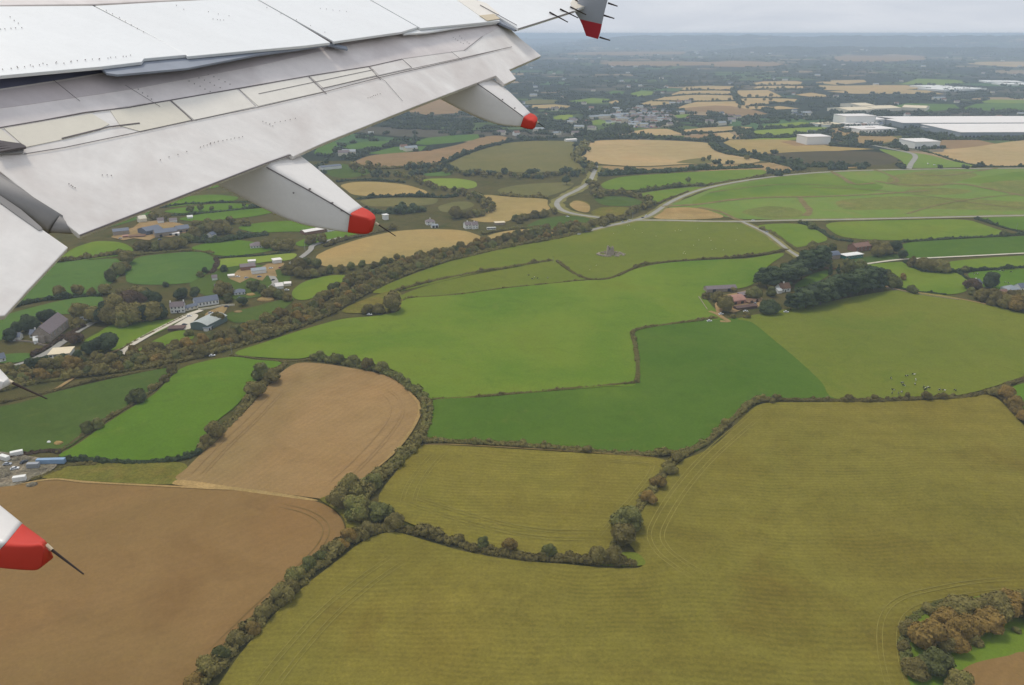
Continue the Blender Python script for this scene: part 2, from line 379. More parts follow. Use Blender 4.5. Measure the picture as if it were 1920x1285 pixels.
def hedge(label, pts, width=3.0, height=2.4, mat='leaf_brown', name='hedge', gap=0.0, bush=0.13, group=None, category='hedge'):
    P = catmull(poly_pts(pts), 5)
    if min(v for _, v in pts) > 470: width *= 0.82; height *= 0.84
    L = sum((b - a).length for a, b in zip(P, P[1:])); mid = P[len(P)//2]; dist = (mid - CAM).length
    r = min(width, height * 1.1) * 0.5; r = max(r, dist * 0.0011, 0.7)
    S = resample(P, r * 1.15); na = max(1, round(width / (1.6 * r)))
    C_, R_, Z_ = [], [], []
    for i, p in enumerate(S):
        q = S[min(i+1, len(S)-1)]; o = S[max(i-1, 0)]; t = (q - o); t.z = 0
        if t.length < 1e-6: continue
        t.normalize(); n = Vector((-t.y, t.x, 0))
        hv_ = max(0.34, 0.82 + 0.75 * mn.noise((p.x * 0.035, p.y * 0.035, 1.7)) + 0.55 * mn.noise((p.x * 0.12, p.y * 0.12, 4.1)))
        if gap and mn.noise((p.x * 0.05, p.y * 0.05, 9.3)) > 0.5 - gap: continue
        for k in range(na):
            off = ((k + 0.5) / na - 0.5) * width + (random.random() - 0.5) * r * 0.8
            rr = r * (0.7 + 0.5 * random.random()) * (0.72 + 0.34 * hv_); hh = height * hv_ * (0.8 + 0.4 * random.random())
            if random.random() < bush: rr *= 1.45; hh *= 1.6
            c = p + n * off
            C_.append((c.x, c.y, max(hh - rr * 0.9, rr * 0.35))); R_.append(rr); Z_.append(0.95)
            if hh > rr * 2.2: C_.append((c.x + (random.random()-.5)*r, c.y + (random.random()-.5)*r, hh * 0.4)); R_.append(rr * 1.05); Z_.append(1.1)
    if not C_: return None
    tp = MID if dist < 1000 else LOW
    V, F = scatter(tp, np.array(C_), np.array(R_), np.array(Z_))
    o = mk(name, V, F, M[mat], origin=P[0], label=label, category=category, group=group)
    HEDGES.append(o); return o
# ------------------------------------------------------------------ tree prototypes (hidden far below is not needed: the first of each kind is moved into place)
def trunk_mesh(h, r, nb, seed):
    rr = random.Random(seed); parts = [tube((0,0,0), (0.05*h*(rr.random()-.5), 0.05*h*(rr.random()-.5), h*0.62), r, r*0.45, 7)]
    for i in range(nb):
        a = 6.283 * (i + rr.random()*0.6) / nb; z = h * (0.22 + 0.25 * rr.random())
        e = (math.cos(a)*h*0.26, math.sin(a)*h*0.26, z + h*(0.16 + 0.16*rr.random()))
        parts.append(tube((0, 0, z), e, r*0.45, r*0.15, 5))
    return join(parts)
def crown_round(h, w, n, seed, z0=0.22, tp=None, rs=0.36):
    r = np.random.default_rng(seed); P, R, Z = [], [], []
    for i in range(n):
        a = r.random()*6.283; el = r.random(); rad = (w/2 - rs*w*0.42) * math.sqrt(r.random()) * (1.0 - 0.45 * el**2)
        P.append((math.cos(a)*rad*(0.8+0.4*r.random()), math.sin(a)*rad, h*(z0 + (1 - z0 - 0.16) * (0.12 + 0.88*el)))); R.append(w*rs*(0.62 + 0.5*r.random())*(1.05 - 0.35*el)); Z.append(0.8 + 0.25*r.random())
    P.append((0, 0, h*0.8 - w*0.1)); R.append(w*0.3); Z.append(0.9)
    return scatter(tp or HI, np.array(P), np.array(R), np.array(Z))
def crown_cone(h, w, n, seed, tp=None):
    r = np.random.default_rng(seed); P, R, Z = [], [], []
    for i in range(n):
        t = (i + 0.5) / n; a = i * 2.4 + r.random(); rad = w*0.5*(1 - t)*0.55
        P.append((math.cos(a)*rad, math.sin(a)*rad, h*(0.08 + 0.84*t))); R.append(w*0.42*(1 - 0.72*t)); Z.append(1.1)
    return scatter(tp or HI, np.array(P), np.array(R), np.array(Z))
def crown_pine(h, w, n, seed):
    r = np.random.default_rng(seed); P, R, Z = [], [], []
    for i in range(n):
        a = r.random()*6.283; el = r.random(); rad = w*0.42*math.sqrt(r.random())*(1.05 - 0.5*el)
        P.append((math.cos(a)*rad, math.sin(a)*rad, h*(0.30 + 0.62*el))); R.append(w*(0.20 + 0.14*r.random())); Z.append(0.55)
    return scatter(MID, np.array(P), np.array(R), np.array(Z))
CATNAME = {'oak': ('brown_tree', 'tree'), 'green': ('green_tree', 'tree'), 'autumn': ('autumn_tree', 'tree'), 'pine': ('pine_tree', 'pine tree'), 'cypress': ('cypress_tree', 'cypress'),
           'bush': ('bush', 'bush'), 'dark': ('evergreen_tree', 'tree'), 'purple': ('maroon_tree', 'tree')}
PROTO = {}
def protos(kind):
    if kind in PROTO: return PROTO[kind]
    sp_ = {'oak': ('leaf_brown', 1.15, 15), 'green': ('leaf_green', 1.05, 15), 'autumn': ('leaf_autumn', 1.05, 14), 'dark': ('leaf_dark', 0.95, 15), 'purple': ('leaf_purple', 1.1, 14),
           'pine': ('leaf_pine', 0.78, 19), 'cypress': ('leaf_pine', 0.40, 9), 'bush': ('leaf_brown', 1.35, 7)}[kind]
    ms = []
    for s_ in range(4):
        h = 10.0; w = h * sp_[1] * (0.92 + 0.07 * s_); seed = hash(kind) % 1 + 50 + s_ * 7 + len(kind) * 31
        if kind == 'pine': V, F = crown_pine(h, w, sp_[2], seed)
        elif kind == 'cypress': V, F = crown_cone(h, w, sp_[2], seed, MID)
        elif kind == 'bush': V, F = crown_round(h, w, sp_[2], seed, 0.02, None, 0.40)
        else: V, F = crown_round(h, w, sp_[2], seed, 0.16 + 0.03 * s_)
        me = bpy.data.meshes.new('crown'); me.from_pydata(V.tolist(), [], F.tolist()); me.materials.append(M[sp_[0]])
        tv, tf = trunk_mesh(h * (0.8 if kind != 'bush' else 0.5), 0.30, 5, seed)
        mt = bpy.data.meshes.new('trunk'); mt.from_pydata([tuple(p) for p in tv], [], tf); mt.materials.append(M['trunk'])
        # a single mesh for trees too small to show their parts (a coarser crown)
        if kind == 'pine': V2, F2 = scatter(LOW, np.array([(0,0,4.5),(1.6,.6,6),(-1.5,-.5,6.6),(.3,-1.4,7.6),(0,.8,8.8)]), np.array([2.2,1.8,1.8,1.7,1.3]))
        elif kind == 'cypress': V2, F2 = scatter(LOW, np.array([(0,0,1.8),(0,0,4),(0,0,6.2),(0,0,8.3)]), np.array([1.7,1.6,1.2,.8]))
        else:
            r_ = np.random.default_rng(seed); P2 = [(math.cos(a)*w*.22, math.sin(a)*w*.22, h*(.36+.36*r_.random())) for a in r_.random(6)*6.283] + [(0,0,h*.72)]
            V2, F2 = scatter(LOW, np.array(P2), np.array([w*.27]*6 + [w*.26]))
        tl = len(V2); tv2, tf2 = tube((0,0,0), (0,0,h*.5), .35, .2, 5)
        ml = bpy.data.meshes.new('tree'); ml.from_pydata(V2.tolist() + [tuple(p) for p in tv2], [], F2.tolist() + [tuple(i + tl for i in f) for f in tf2])
        ml.materials.append(M[sp_[0]]); ml.materials.append(M['trunk'])
        ml.polygons.foreach_set('material_index', [0]*len(F2) + [1]*len(tf2))
        ms.append((me, mt, ml))
    PROTO[kind] = ms; return ms
def tree_at(kind, p, h, label, group=None, small=None):
    if kind == 'bush': h = h * 0.95
    me, mt, ml = random.choice(protos(kind)); nm, cat = CATNAME[kind]; s = h / 10.0
    sc = (s * random.uniform(0.88, 1.14), s * random.uniform(0.88, 1.14), s * random.uniform(0.93, 1.07))
    if small is None: small = (p - CAM).length > 1050
    if small:
        o = bpy.data.objects.new(nm, ml); COL.objects.link(o)
    else:
        o = bpy.data.objects.new(nm, None); COL.objects.link(o)
        for n_, m_ in (('trunk', mt), ('crown', me)):
            c = bpy.data.objects.new(n_, m_); COL.objects.link(c); c.parent = o
    o.location = p; o.rotation_euler = (0, 0, random.random() * 6.283); o.scale = sc
    o['label'] = label; o['category'] = cat
    if group: o['group'] = group
    return o
def tree(kind, u, v, px, label, group=None):
    p = G(u, v); h = px * (p - CAM).length / FPX * (0.70 if v > 840 else 0.78)
    return tree_at(kind, p, h, label, group)
def belt(pts, width, spacing, kinds, hr, label, group):
    P = catmull(poly_pts(pts), 5); S = resample(P, spacing); n_ = 0
    for i, p in enumerate(S):
        q = S[min(i+1, len(S)-1)]; o = S[max(i-1, 0)]; t = q - o
        if t.length < 1e-6: continue
        t.normalize(); nn = Vector((-t.y, t.x, 0))
        pp = p + nn * (random.random() - 0.5) * width + t * (random.random() - .5) * spacing * .7
        k = random.choice(kinds); tree_at(k, pp, random.uniform(*hr), label(k, pp) if callable(label) else label, group); n_ += 1
    return n_
# ------------------------------------------------------------------ the aircraft wing
def paint(name, c, rough=0.38, streak=0.07, k=1.0, grime=(186,170,160), g=0.0):
    s = NT(name)
    mp = s.n('ShaderNodeMapping', i_Rotation=(0, 0, math.radians(14)), i_Scale=(0.7, 5.0, 5.0)); s.l(s.pos, mp.inputs[0])
    f = s.noise(1.0, 5.0, 0.65, vec=mp.outputs[0]); f2 = s.noise(0.9, 5.0, 0.6, dist=0.8); f3 = s.noise(22.0, 3.0, 0.6)
    col = s.mix(1.0, K(c, k), s.ramp(f, [(0.3, gray(1 - streak)), (0.7, gray(1 + streak * 0.5))]), 'MULTIPLY')
    if g: col = s.mix(s.ramp(f2, [(0.42, gray(0)), (0.72, gray(g))]), col, K(grime, k))
    col = s.mix(0.5, col, s.ramp(f3, [(0.25, gray(0.95)), (0.7, gray(1.03))]), 'MULTIPLY')
    s.base(col); s.b.inputs['Roughness'].default_value = rough; s.b.inputs['Specular IOR Level'].default_value = 0.4
    s.bump(s.noise(1.7, 3.0), 0.05, 0.05)
    return s.m
M['wingwhite'] = paint('wing_paint_white', (235,235,232), 0.34, 0.03, 1.0, g=0.06)
M['flapgrey'] = paint('flap_paint_grey', (236,230,222), 0.4, 0.08, 1.0, g=0.5)
M['flapmauve'] = paint('flap_paint_mauve', (228,219,213), 0.45, 0.1, 1.0, g=0.5, grime=(176,162,158))
M['flapcream'] = paint('flap_panel_cream', (228,220,202), 0.42, 0.05, 1.0, g=0.12)
M['flappale'] = paint('flap_panel_pale', (236,229,216), 0.42, 0.05, 1.0, g=0.1)
M['fairing'] = paint('fairing_paint_grey', (226,221,214), 0.36, 0.04, 1.0, g=0.1)
M['capred'] = paint('fairing_cap_red', (196,54,38), 0.6, 0.06, 1.0)
M['fencered'] = paint('fence_red', (186,52,64), 0.45, 0.04, 1.0)
M['fencegrey'] = paint('fence_grey', (168,172,180), 0.4, 0.03, 1.0)
M['seal'] = plain_mat('sealant_dark', (104,98,98), 0.8, 0.2, 3.0)
M['rubberseal'] = plain_mat('seal_strip_grey', (150,146,142), 0.7, 0.15, 3.0)
M['bluegrey'] = paint('shroud_blue_grey', (146,152,162), 0.5, 0.15, 1.0, g=0.3, grime=(96,104,120))
M['beige'] = paint('beige_patch', (206,190,160), 0.5, 0.05)
M['wick'] = plain_mat('static_wick_dark', (58,48,46), 0.6, 0.1, 3.0)
M['rivet'] = plain_mat('rivet_dark', (140,134,130), 0.6, 0.1, 3.0)
O_ = Vector((math.sin(math.radians(14)), math.cos(math.radians(14)), 0)); A_ = Vector((O_.y, -O_.x, 0))
TEi, TEo = CAM + ray(150, 440) * 6.11, CAM + ray(1015, 105) * 11.77
s_ = (TEo - TEi).normalized()
cF = (A_ * math.cos(math.radians(37)) - Vector((0, 0, 1)) * math.sin(math.radians(37)))
nF = s_.cross(cF).normalized(); nF = nF if nF.z > 0 else -nF
def FP(u, v, off=0.0): return hit(u, v, TEi + nF * off, nF)
WA, WB = FP(0, 142, 0.16), FP(940, 40, 0.10)
gW = math.radians(24); hW = math.radians(30)
cW = Vector((math.cos(hW) * math.cos(gW), -math.sin(hW) * math.cos(gW), -math.sin(gW)))
nW = (WB - WA).normalized().cross(cW).normalized(); nW = nW if nW.z > 0 else -nW
def WP(u, v, off=0.0): return hit(u, v, WA + nW * off, nW)
wing = thing('aircraft_wing', 'white aircraft wing with lowered grey flap and red tipped fairings above the fields', 'aircraft wing', WP(400, 60))
def plate(name, pts, PL, off, thick, mat, parent=None, bev=0.0, **props):
    n = nF if PL is FP else nW
    T = [PL(u, v, off) for u, v in pts]; B = [p - n * thick for p in T]; k = len(T)
    bm = bmesh.new(); a = [bm.verts.new(p) for p in T]; b = [bm.verts.new(p) for p in B]
    bm.faces.new(a); bm.faces.new(b[::-1])
    for i in range(k): bm.faces.new((a[i], b[i], b[(i+1) % k], a[(i+1) % k]))
    bmesh.ops.recalc_face_normals(bm, faces=bm.faces[:])
    if bev: bmesh.ops.bevel(bm, geom=[e for e in bm.edges], offset=bev, segments=2, affect='EDGES', profile=0.6)
    bmesh.ops.triangulate(bm, faces=[f for f in bm.faces if len(f.verts) > 4])
    me = bpy.data.meshes.new(name); bm.to_mesh(me); bm.free(); me.materials.append(M[mat])
    par = parent or wing; me.transform(Matrix.Translation(-ORG[par.name]))
    return link(name, me, par, None, **props)
def strip(name, pts, PL, off, w, mat, parent=None, h=0.004, **props):
    """a narrow raised strip along a line (joint sealant, edge seal); w in metres"""
    n = nF if PL is FP else nW; P = [PL(u, v, off) for u, v in pts]; V, F = [], []
    for i, p in enumerate(P):
        t = (P[min(i+1, len(P)-1)] - P[max(i-1, 0)]).normalized(); sd = n.cross(t) * (w * 0.3)
        V += [p - sd, p + sd, p + sd + n * h, p - sd + n * h]
    for i in range(len(P) - 1):
        a, b = i*4, i*4+4; F += [(a+k, a+(k+1) % 4, b+(k+1) % 4, b+k) for k in range(4)]
    F += [(0,1,2,3), (len(V)-1, len(V)-2, len(V)-3, len(V)-4)]
    return mk(name, V, F, M[mat], parent or wing, **props)
# outboard flap, its panels and joints
flap = plate('flap', [(-260,330),(-250,214),(0,166),(120,148),(215,132),(330,108),(480,82),(620,60),(760,44),(920,22),(946,44),(975,72),(1000,92),(1015,105),(955,131),(968,148),(946,158),(930,142),(780,199),(612,266),(600,271),(550,294),(543,289),(500,305),(300,383),(150,441),(108,408),(0,322),(-120,232)], FP, 0, 0.05, 'flapgrey', bev=0.008)
plate('skin_panel_or_shade', [(-240,297),(-240,216),(0,169),(120,151),(215,135),(330,110),(480,84),(620,62),(760,46),(925,24),(946,46),(905,68),(872,94),(756,110),(692,124),(578,142),(447,166),(320,187),(160,212),(4,238)], FP, 0.004, 0.003, 'flapmauve', flap)
M['flapshade'] = paint('flap_shade_mauve', (198,188,186), 0.5, 0.08, 1.0, g=0.5, grime=(168,154,148))
plate('skin_panel_or_shade', [(-240,217),(0,170),(120,152),(215,136),(330,111),(480,85),(620,63),(760,47),(925,25),(925,38),(760,62),(620,92),(480,124),(250,167),(60,195),(0,203),(-240,244)], FP, 0.0065, 0.002, 'flapshade', flap)  # shade under the spoiler edge, painted on the flap as a darker mauve band
for pts, mt in (([(8,241),(172,213),(205,233),(178,246),(115,262),(48,276)], 'flapcream'), ([(207,208),(318,190),(359,225),(262,246),(226,236)], 'flapcream'), ([(323,189),(444,168),(478,200),(364,225)], 'flappale'),
               ([(450,168),(577,145),(605,172),(484,199)], 'flappale'), ([(582,144),(690,127),(706,141),(606,165)], 'flappale'), ([(695,126),(754,112),(772,127),(710,141)], 'flapgrey'), ([(-40,250),(2,242),(42,277),(-8,290)], 'flapcream')):
    plate('skin_panel_or_shade', pts, FP, 0.006, 0.005, mt, flap)
for pts, w in (([(-20,244),(4,239),(80,226),(160,211),(240,202),(320,188),(447,166),(578,143),(692,125),(754,111)], 0.016), ([(45,289),(120,277),(240,252),(362,226),(482,202),(606,173),(710,146),(860,112),(950,90)], 0.010),
             ([(320,189),(361,226)], 0.014), ([(579,144),(612,176)], 0.014), ([(692,126),(714,150)], 0.008), ([(754,111),(772,127)], 0.012), ([(485,176),(700,131)], 0.008), ([(603,166),(870,108),(960,88)], 0.010), ([(116,260),(205,238),(262,231)], 0.02),
             ([(448,168),(480,200)], 0.006), ([(870,95),(905,68)], 0.006), ([(846,97),(866,113)], 0.006), ([(705,142),(722,152),(755,190)], 0.005), ([(100,150),(150,190)], 0.004), ([(235,160),(300,200)], 0.004)):
    strip('panel_joint', pts, FP, 0.008, w, 'seal', flap, h=0.002)
strip('edge_strip', [(545,291),(500,306),(300,384),(150,442)], FP, 0.001, 0.018, 'seal', flap)
M['cavity'] = plain_mat('cavity_dark', (136,138,158), .8, .2, 2.0)
plate('flap_cavity', [(-300,240),(-250,120),(0,100),(240,84),(420,70),(420,110),(215,150),(0,190)], FP, -0.05, 0.03, 'cavity')
# inboard flap and the end seals with their screws
inner = plate('inboard_flap', [(-300,150),(-60,335),(0,381),(82,432),(128,464),(46,551),(42,556),(9,592),(-60,600),(-420,640)], FP, 0.01, 0.05, 'flapgrey', bev=0.008)
seal = plate('end_seal', [(-60,286),(0,325),(40,352),(108,404),(110,409),(104,413),(90,409),(40,374),(0,344),(-60,300)], FP, 0.016, 0.012, 'rubberseal', bev=0.004)
tubeV, tubeF = tube(FP(-60,318,-0.03), FP(104,420,-0.03), 0.085, 0.085, 14)
mk('rub_strip', tubeV, tubeF, M['rubberseal'], wing, smooth=True)
tubeV, tubeF = tube(FP(104,420,-0.03), FP(137,437,-0.05), 0.08, 0.01, 14)
mk('rub_strip', tubeV, tubeF, M['rubberseal'], wing, smooth=True)
plate('end_seal', [(-60,326),(0,366),(40,393),(78,426),(80,431),(73,432),(30,402),(0,380),(-60,338)], FP, 0.018, 0.012, 'rubberseal', bev=0.004)
plate('flap_cavity', [(-300,270),(-60,300),(0,345),(100,412),(92,436),(0,380),(-80,330),(-320,290)], FP, -0.10, 0.05, 'seal')
# little torn rubber piece at the left edge
for q in range(5):
    strip('seal_shred', [(-14 + 3*q, 266 + 5*q), (16 + 5*q, 271 + 2*q), (40 + 2*q, 274 + q)], FP, 0.02 + 0.006*q, 0.03, 'seal', flap, h=0.02)
strip('end_seal', [(-30,292),(2,288),(40,286),(42,278)], FP, 0.012, 0.05, 'rubberseal', flap, h=0.01)
# spoilers above the flap
sp_gap = [((175,10),(289,70)), ((480,0),(622,80)), ((690,0),(786,52))]
plate('spoiler', [(-320,186),(-300,60),(-120,22),(0,12),(174,11),(230,40),(287,69),(345,100),(348,103),(270,110),(266,116),(190,125),(0,142)], WP, 0, 0.03, 'wingwhite', bev=0.004)
plate('spoiler', [(178,11),(300,4),(390,0),(476,-4),(550,38),(619,80),(570,86),(480,94),(352,106),(346,101),(290,70)], WP, 0, 0.03, 'wingwhite', bev=0.004)
plate('spoiler', [(484,-1),(560,-3),(686,-4),(783,51),(753,60),(626,78)], WP, 0, 0.03, 'wingwhite', bev=0.004)
plate('spoiler', [(694,-1),(770,-4),(852,-6),(925,33),(938,39),(906,42),(789,53)], WP, 0, 0.03, 'wingwhite', bev=0.004)
plate('wing_box', [(-320,58),(-120,20),(0,10),(175,8),(300,2),(390,-2),(476,-6),(686,-7),(850,-9),(890,-20),(870,-120),(0,-140),(-320,-140)], WP, -0.004, 0.25, 'flapmauve', bev=0.01)
for a, b in sp_gap: strip('panel_joint', [a, b], WP, -0.02, 0.05, 'seal', h=0.004)
plate('shroud_plate', [(189,127),(270,116),(350,107),(480,95),(570,86),(626,79),(628,82),(560,92),(480,103),(350,128),(220,140),(200,137)], WP, -0.035, 0.02, 'bluegrey')
plate('shroud_plate', [(752,60),(800,53),(905,42),(935,40),(932,43),(870,50),(800,61),(757,64)], WP, -0.035, 0.02, 'wingwhite')
strip('shroud_hinge', [(612,84),(628,88),(650,93)], FP, 0.06, 0.09, 'bluegrey', h=0.02)
# outer wing with aileron, beige patch, winglet fence
out_w = plate('aileron', [(884,-16),(905,10),(935,32),(972,54),(1020,39),(1076,21),(1096,13),(1112,7),(1142,-10),(1142,-60),(884,-60)], WP, 0.0, 0.035, 'wingwhite', bev=0.004)
plate('hinge_panel', [(852,-4),(885,-2),(912,6),(936,26),(920,34),(900,30)], WP, 0.006, 0.01, 'flappale')
plate('beige_patch', [(899,29),(926,26),(938,35),(914,39)], WP, 0.012, 0.008, 'beige', bev=0.002)
plate('hinge_arm', [(926,38),(940,36),(972,54),(966,56)], WP, -0.03, 0.03, 'bluegrey')
strip('panel_joint', [(900,10),(935,29),(969,48)], WP, 0.012, 0.02, 'seal', h=0.006)
strip('edge_strip', [(972,54.5),(1020,39.5),(1076,21.5)], WP, 0.0, 0.03, 'seal')
plate('tip_patch', [(1075,-4),(1096,12),(1076,18),(1070,6)], WP, 0.008, 0.005, 'flapcream')
# the tip fence stands in the flow direction, half above and half below the wing tip
TIP = WP(1096, 12); nT = (O_ * math.cos(0.16) + Vector((0, 0, 1)) * math.sin(0.16)).normalized()
def TPt(u, v, off=0.0): return hit(u, v, TIP + nT * off, nT)
def fence(name, pts, th, mat, parent):
    T = [TPt(u, v, -th) for u, v in pts]; B = [TPt(u, v, -th) + nT * th * 2 for u, v in pts]; k = len(T)
    F = [tuple(range(k)), tuple(range(k, 2*k))[::-1]] + [(i, (i+1) % k, k+(i+1) % k, k+i) for i in range(k)]
    return mk(name, T + B, F, M[mat], parent)
fn = fence('wingtip_fence', [(1076,20.5),(1081,28),(1086.5,36),(1128,45.5),(1133,22),(1141,-10),(1150,-60),(1090,-60),(1085,0)], 0.035, 'fencegrey', wing)
fence('fence_foot', [(1086.5,36),(1092,48),(1099,67.5),(1121,73.5),(1125,60),(1128,45.5)], 0.0345, 'fencered', fn)
for a, b in (((1030,23),(1065,42)), ((1050,17),(1084,34)), ((1069,13),(1099,28)), ((1079,0),(1119,23)), ((1103,0),(1133,10))):
    V, F = tube(WP(*a, 0.02), WP(*b, -0.02), 0.013, 0.008, 6); mk('static_discharger', V, F, M['wick'], wing)
for a, b in (((1132,29),(1152,35)), ((1124,70),(1144,76)), ((1140,6),(1158,12))):
    V, F = tube(TPt(*a), TPt(*b), 0.016, 0.009, 6); mk('static_discharger', V, F, M['wick'], fn)
# flap track fairings: lofted canoes with a red cap and a static wick
def canoe(name, P0, stations, mat, parent, nseg=28, sup=8.0, w_list=None, close=True):
    def S(u, v, off): return hit(u, v, P0 + O_ * off, O_)
    loops = []
    for (rg, rt, bt), w in zip(stations, w_list):
        a, d, b = S(*rg, 0), S(*bt, 0), S(*rt, w); c = d + O_ * w + (b - a) * 0.0
        L = []
        for i in range(nseg):
            t = 2 * math.pi * i / nseg; cx, sx = math.cos(t), math.sin(t)
            x = math.copysign(abs(cx) ** (2 / sup), cx) * 0.5 + 0.5; y = math.copysign(abs(sx) ** (2 / sup), sx) * 0.5 + 0.5
            L.append(d * (1-x) * (1-y) + c * x * (1-y) + a * (1-x) * y + b * x * y)
        loops.append(L)
    return loops
def skin(name, loops, mat, parent, cap=True):
    # refine along the axis
    R = []
    for i in range(len(loops) - 1):
        p0, p1, p2, p3 = loops[max(i-1, 0)], loops[i], loops[i+1], loops[min(i+2, len(loops)-1)]
        for k in range(4):
            t = k / 4; R.append([0.5*((2*b)+(c-a)*t+(2*a-5*b+4*c-d)*t*t+(3*b-a-3*c+d)*t**3) for a, b, c, d in zip(p0, p1, p2, p3)])
    R.append(loops[-1]); n = len(R[0]); V = [p for L in R for p in L]
    F = [(j*n+i, j*n+(i+1) % n, (j+1)*n+(i+1) % n, (j+1)*n+i) for j in range(len(R)-1) for i in range(n)]
    if cap: F += [tuple(range(n))[::-1], tuple(range((len(R)-1)*n, len(R)*n))]
    return mk(name, V, F, M[mat], parent, smooth=True)
def fairing(P0, body, cap, wb, wc, wick, joint, capmat='capred'):
    lb = canoe('b', P0, body, None, None, w_list=wb); lc = canoe('c', P0, [body[-1]] + cap, None, None, w_list=[wb[-1]] + wc)
    lc = [[p for p in L] for L in lc]
    cen = sum(lc[0], Vector()) / len(lc[0]); lc[0] = [cen + (p - cen) * 0.985 for p in lc[0]]
    f = skin('flap_track_fairing', lb, 'fairing', wing)
    if cap: c = skin('tail_cap', lc, capmat, f)
    tip = sum(lc[-1], Vector()) / len(lc[-1])
    def S(u, v, off=0): return hit(u, v, P0 + O_ * off, O_)
    a, b = S(*wick[0], 0.08), S(*wick[1], 0.08)
    V, F = tube(a, b, 0.0085, 0.004, 6); mk('static_wick', V, F, M['wick'], f)
    V, F = tube(a, a + (b - a) * 0.16, 0.014, 0.011, 8); mk('wick_base', V, F, M['beige'], f)
    if joint:
        P = [S(u, v, -0.004) for u, v in joint]; parts = [tube(p, q, 0.006, 0.006, 5) for p, q in zip(P, P[1:])]
        V, F = join(parts); mk('panel_joint', V, F, M['seal'], f)
    return f
fairing(FP(500, 304.5, -0.01), [((420,256),(500,246),(300,300)), ((500,306),(570,290),(405,351)), ((560,342),(612,324),(482,390)), ((618,377),(652,360),(560,422)), ((656,400),(682,387),(651,438))],
        [((672,404),(693,393),(668,440)), ((687,408),(703,402),(686,440)), ((694,414),(705,409),(692,437))], [0.55,0.52,0.42,0.30,0.24], [0.20,0.14,0.08], ((704,418),(742,443)), [(500,314),(540,336),(580,358),(620,381),(659,405)])
fairing(FP(897, 155, -0.01), [((860,128),(900,112),(750,160)), ((900,159),(926,144),(815,184)), ((932,182),(955,168),(875,214)), ((960,204),(978,191),(930,234)), ((982,219),(996,211),(975,239))],
        [((990,224),(1003,214),(986,242)), ((997,226),(1008,220),(997,243)), ((1001,231),(1008,226),(1000,241))], [0.6,0.55,0.45,0.34,0.28], [0.22,0.16,0.09], ((1007,229),(1022,240)), [(895,157),(925,178),(955,200),(981,219)])
fairing(CAM + ray(40, 1000) * 4.2, [((-200,905),(-110,845),(-300,960)), ((-90,975),(-30,912),(-180,1030)), ((-40,1002),(4,943),(-110,1052)), ((10,1020),(44,978),(-35,1066))],
        [((34,1021),(62,994),(14,1071)), ((58,1021),(77,1006),(48,1073)), ((76,1020),(86,1014),(66,1072)), ((83,1028),(87,1024),(77,1064))], [0.30,0.30,0.27,0.24], [0.22,0.18,0.13,0.09], ((86,1023),(157,1077)), None)
fairing(CAM + ray(0, 705) * 4.6, [((-140,655),(-110,625),(-170,690)), ((-60,690),(-40,670),(-90,720)), ((-16,706),(0,690),(-40,735))],
        [((-4,712),(10,702),(-14,736)), ((8,716),(16,710),(2,730))], [0.26,0.22,0.18], [0.14,0.08], ((12,713),(88,748)), None, 'fairing')
for P0, fo, spots in ((FP(500, 304.5, -0.01), 0, [(580,355),(622,381),(550,362),(640,395)]), (FP(897, 155, -0.01), 1, [(942,187),(965,203)])):
    par = [o for o in wing.children if o.name.startswith('flap_track_fairing')][fo]
    V, F = join([tube(hit(u, v, P0 - O_ * 0.006, O_), hit(u, v, P0 - O_ * 0.006, O_) + O_ * 0.02, .009, .009, 6) for u, v in spots]); mk('fastener', V, F, M['rivet'], par, kind='stuff')
# rivets and screws: small dark heads in the places the photograph shows them
def rivets(spots, PL, parent, r=0.0045):
    n = nF if PL is FP else nW; parts = []
    for u, v in spots:
        p = PL(u, v, 0.008); parts.append(tube(p - n * 0.002, p + n * 0.004, r, r * 0.8, 6))
    V, F = join(parts); mk('rivet', V, F, M['rivet'], parent, kind='stuff')
def lineup(a, b, n, j=1.0): return [(a[0] + (b[0]-a[0])*i/(n-1) + random.uniform(-j, j), a[1] + (b[1]-a[1])*i/(n-1) + random.uniform(-j, j)*0.5) for i in range(n)]
rv = lineup((5,130),(245,104),18, 2.0) + lineup((30,124),(235,106),9, 2.0) + lineup((0,55),(40,52),5) + lineup((200,20),(270,60),7) + lineup((400,36),(420,38),4) + lineup((390,22),(430,30),3) + lineup((600,16),(650,22),5) + lineup((18,32),(35,44),3) + lineup((330,10),(345,18),2) + lineup((500,14),(610,60),5)
rivets(rv, WP, wing)
rv = []
for q in range(3): rv += lineup((355 + 18*q,152 - 6*q),(395 + 18*q,172 - 7*q),5)
rv += lineup((260,168),(285,186),4) + lineup((395,268),(455,256),9) + lineup((375,276),(395,270),4) + lineup((505,232),(555,222),6) + lineup((690,184),(712,176),7) + lineup((850,70),(868,82),5) + lineup((862,68),(880,82),5) + lineup((493,228),(512,236),4)
rv += lineup((4,335),(115,405),8) + lineup((16,352),(100,408),5) + lineup((2,384),(80,430),6) + lineup((192,328),(208,329),3) + lineup((130,345),(140,352),4) + lineup((300,300),(350,284),4)
rivets(rv, FP, flap)
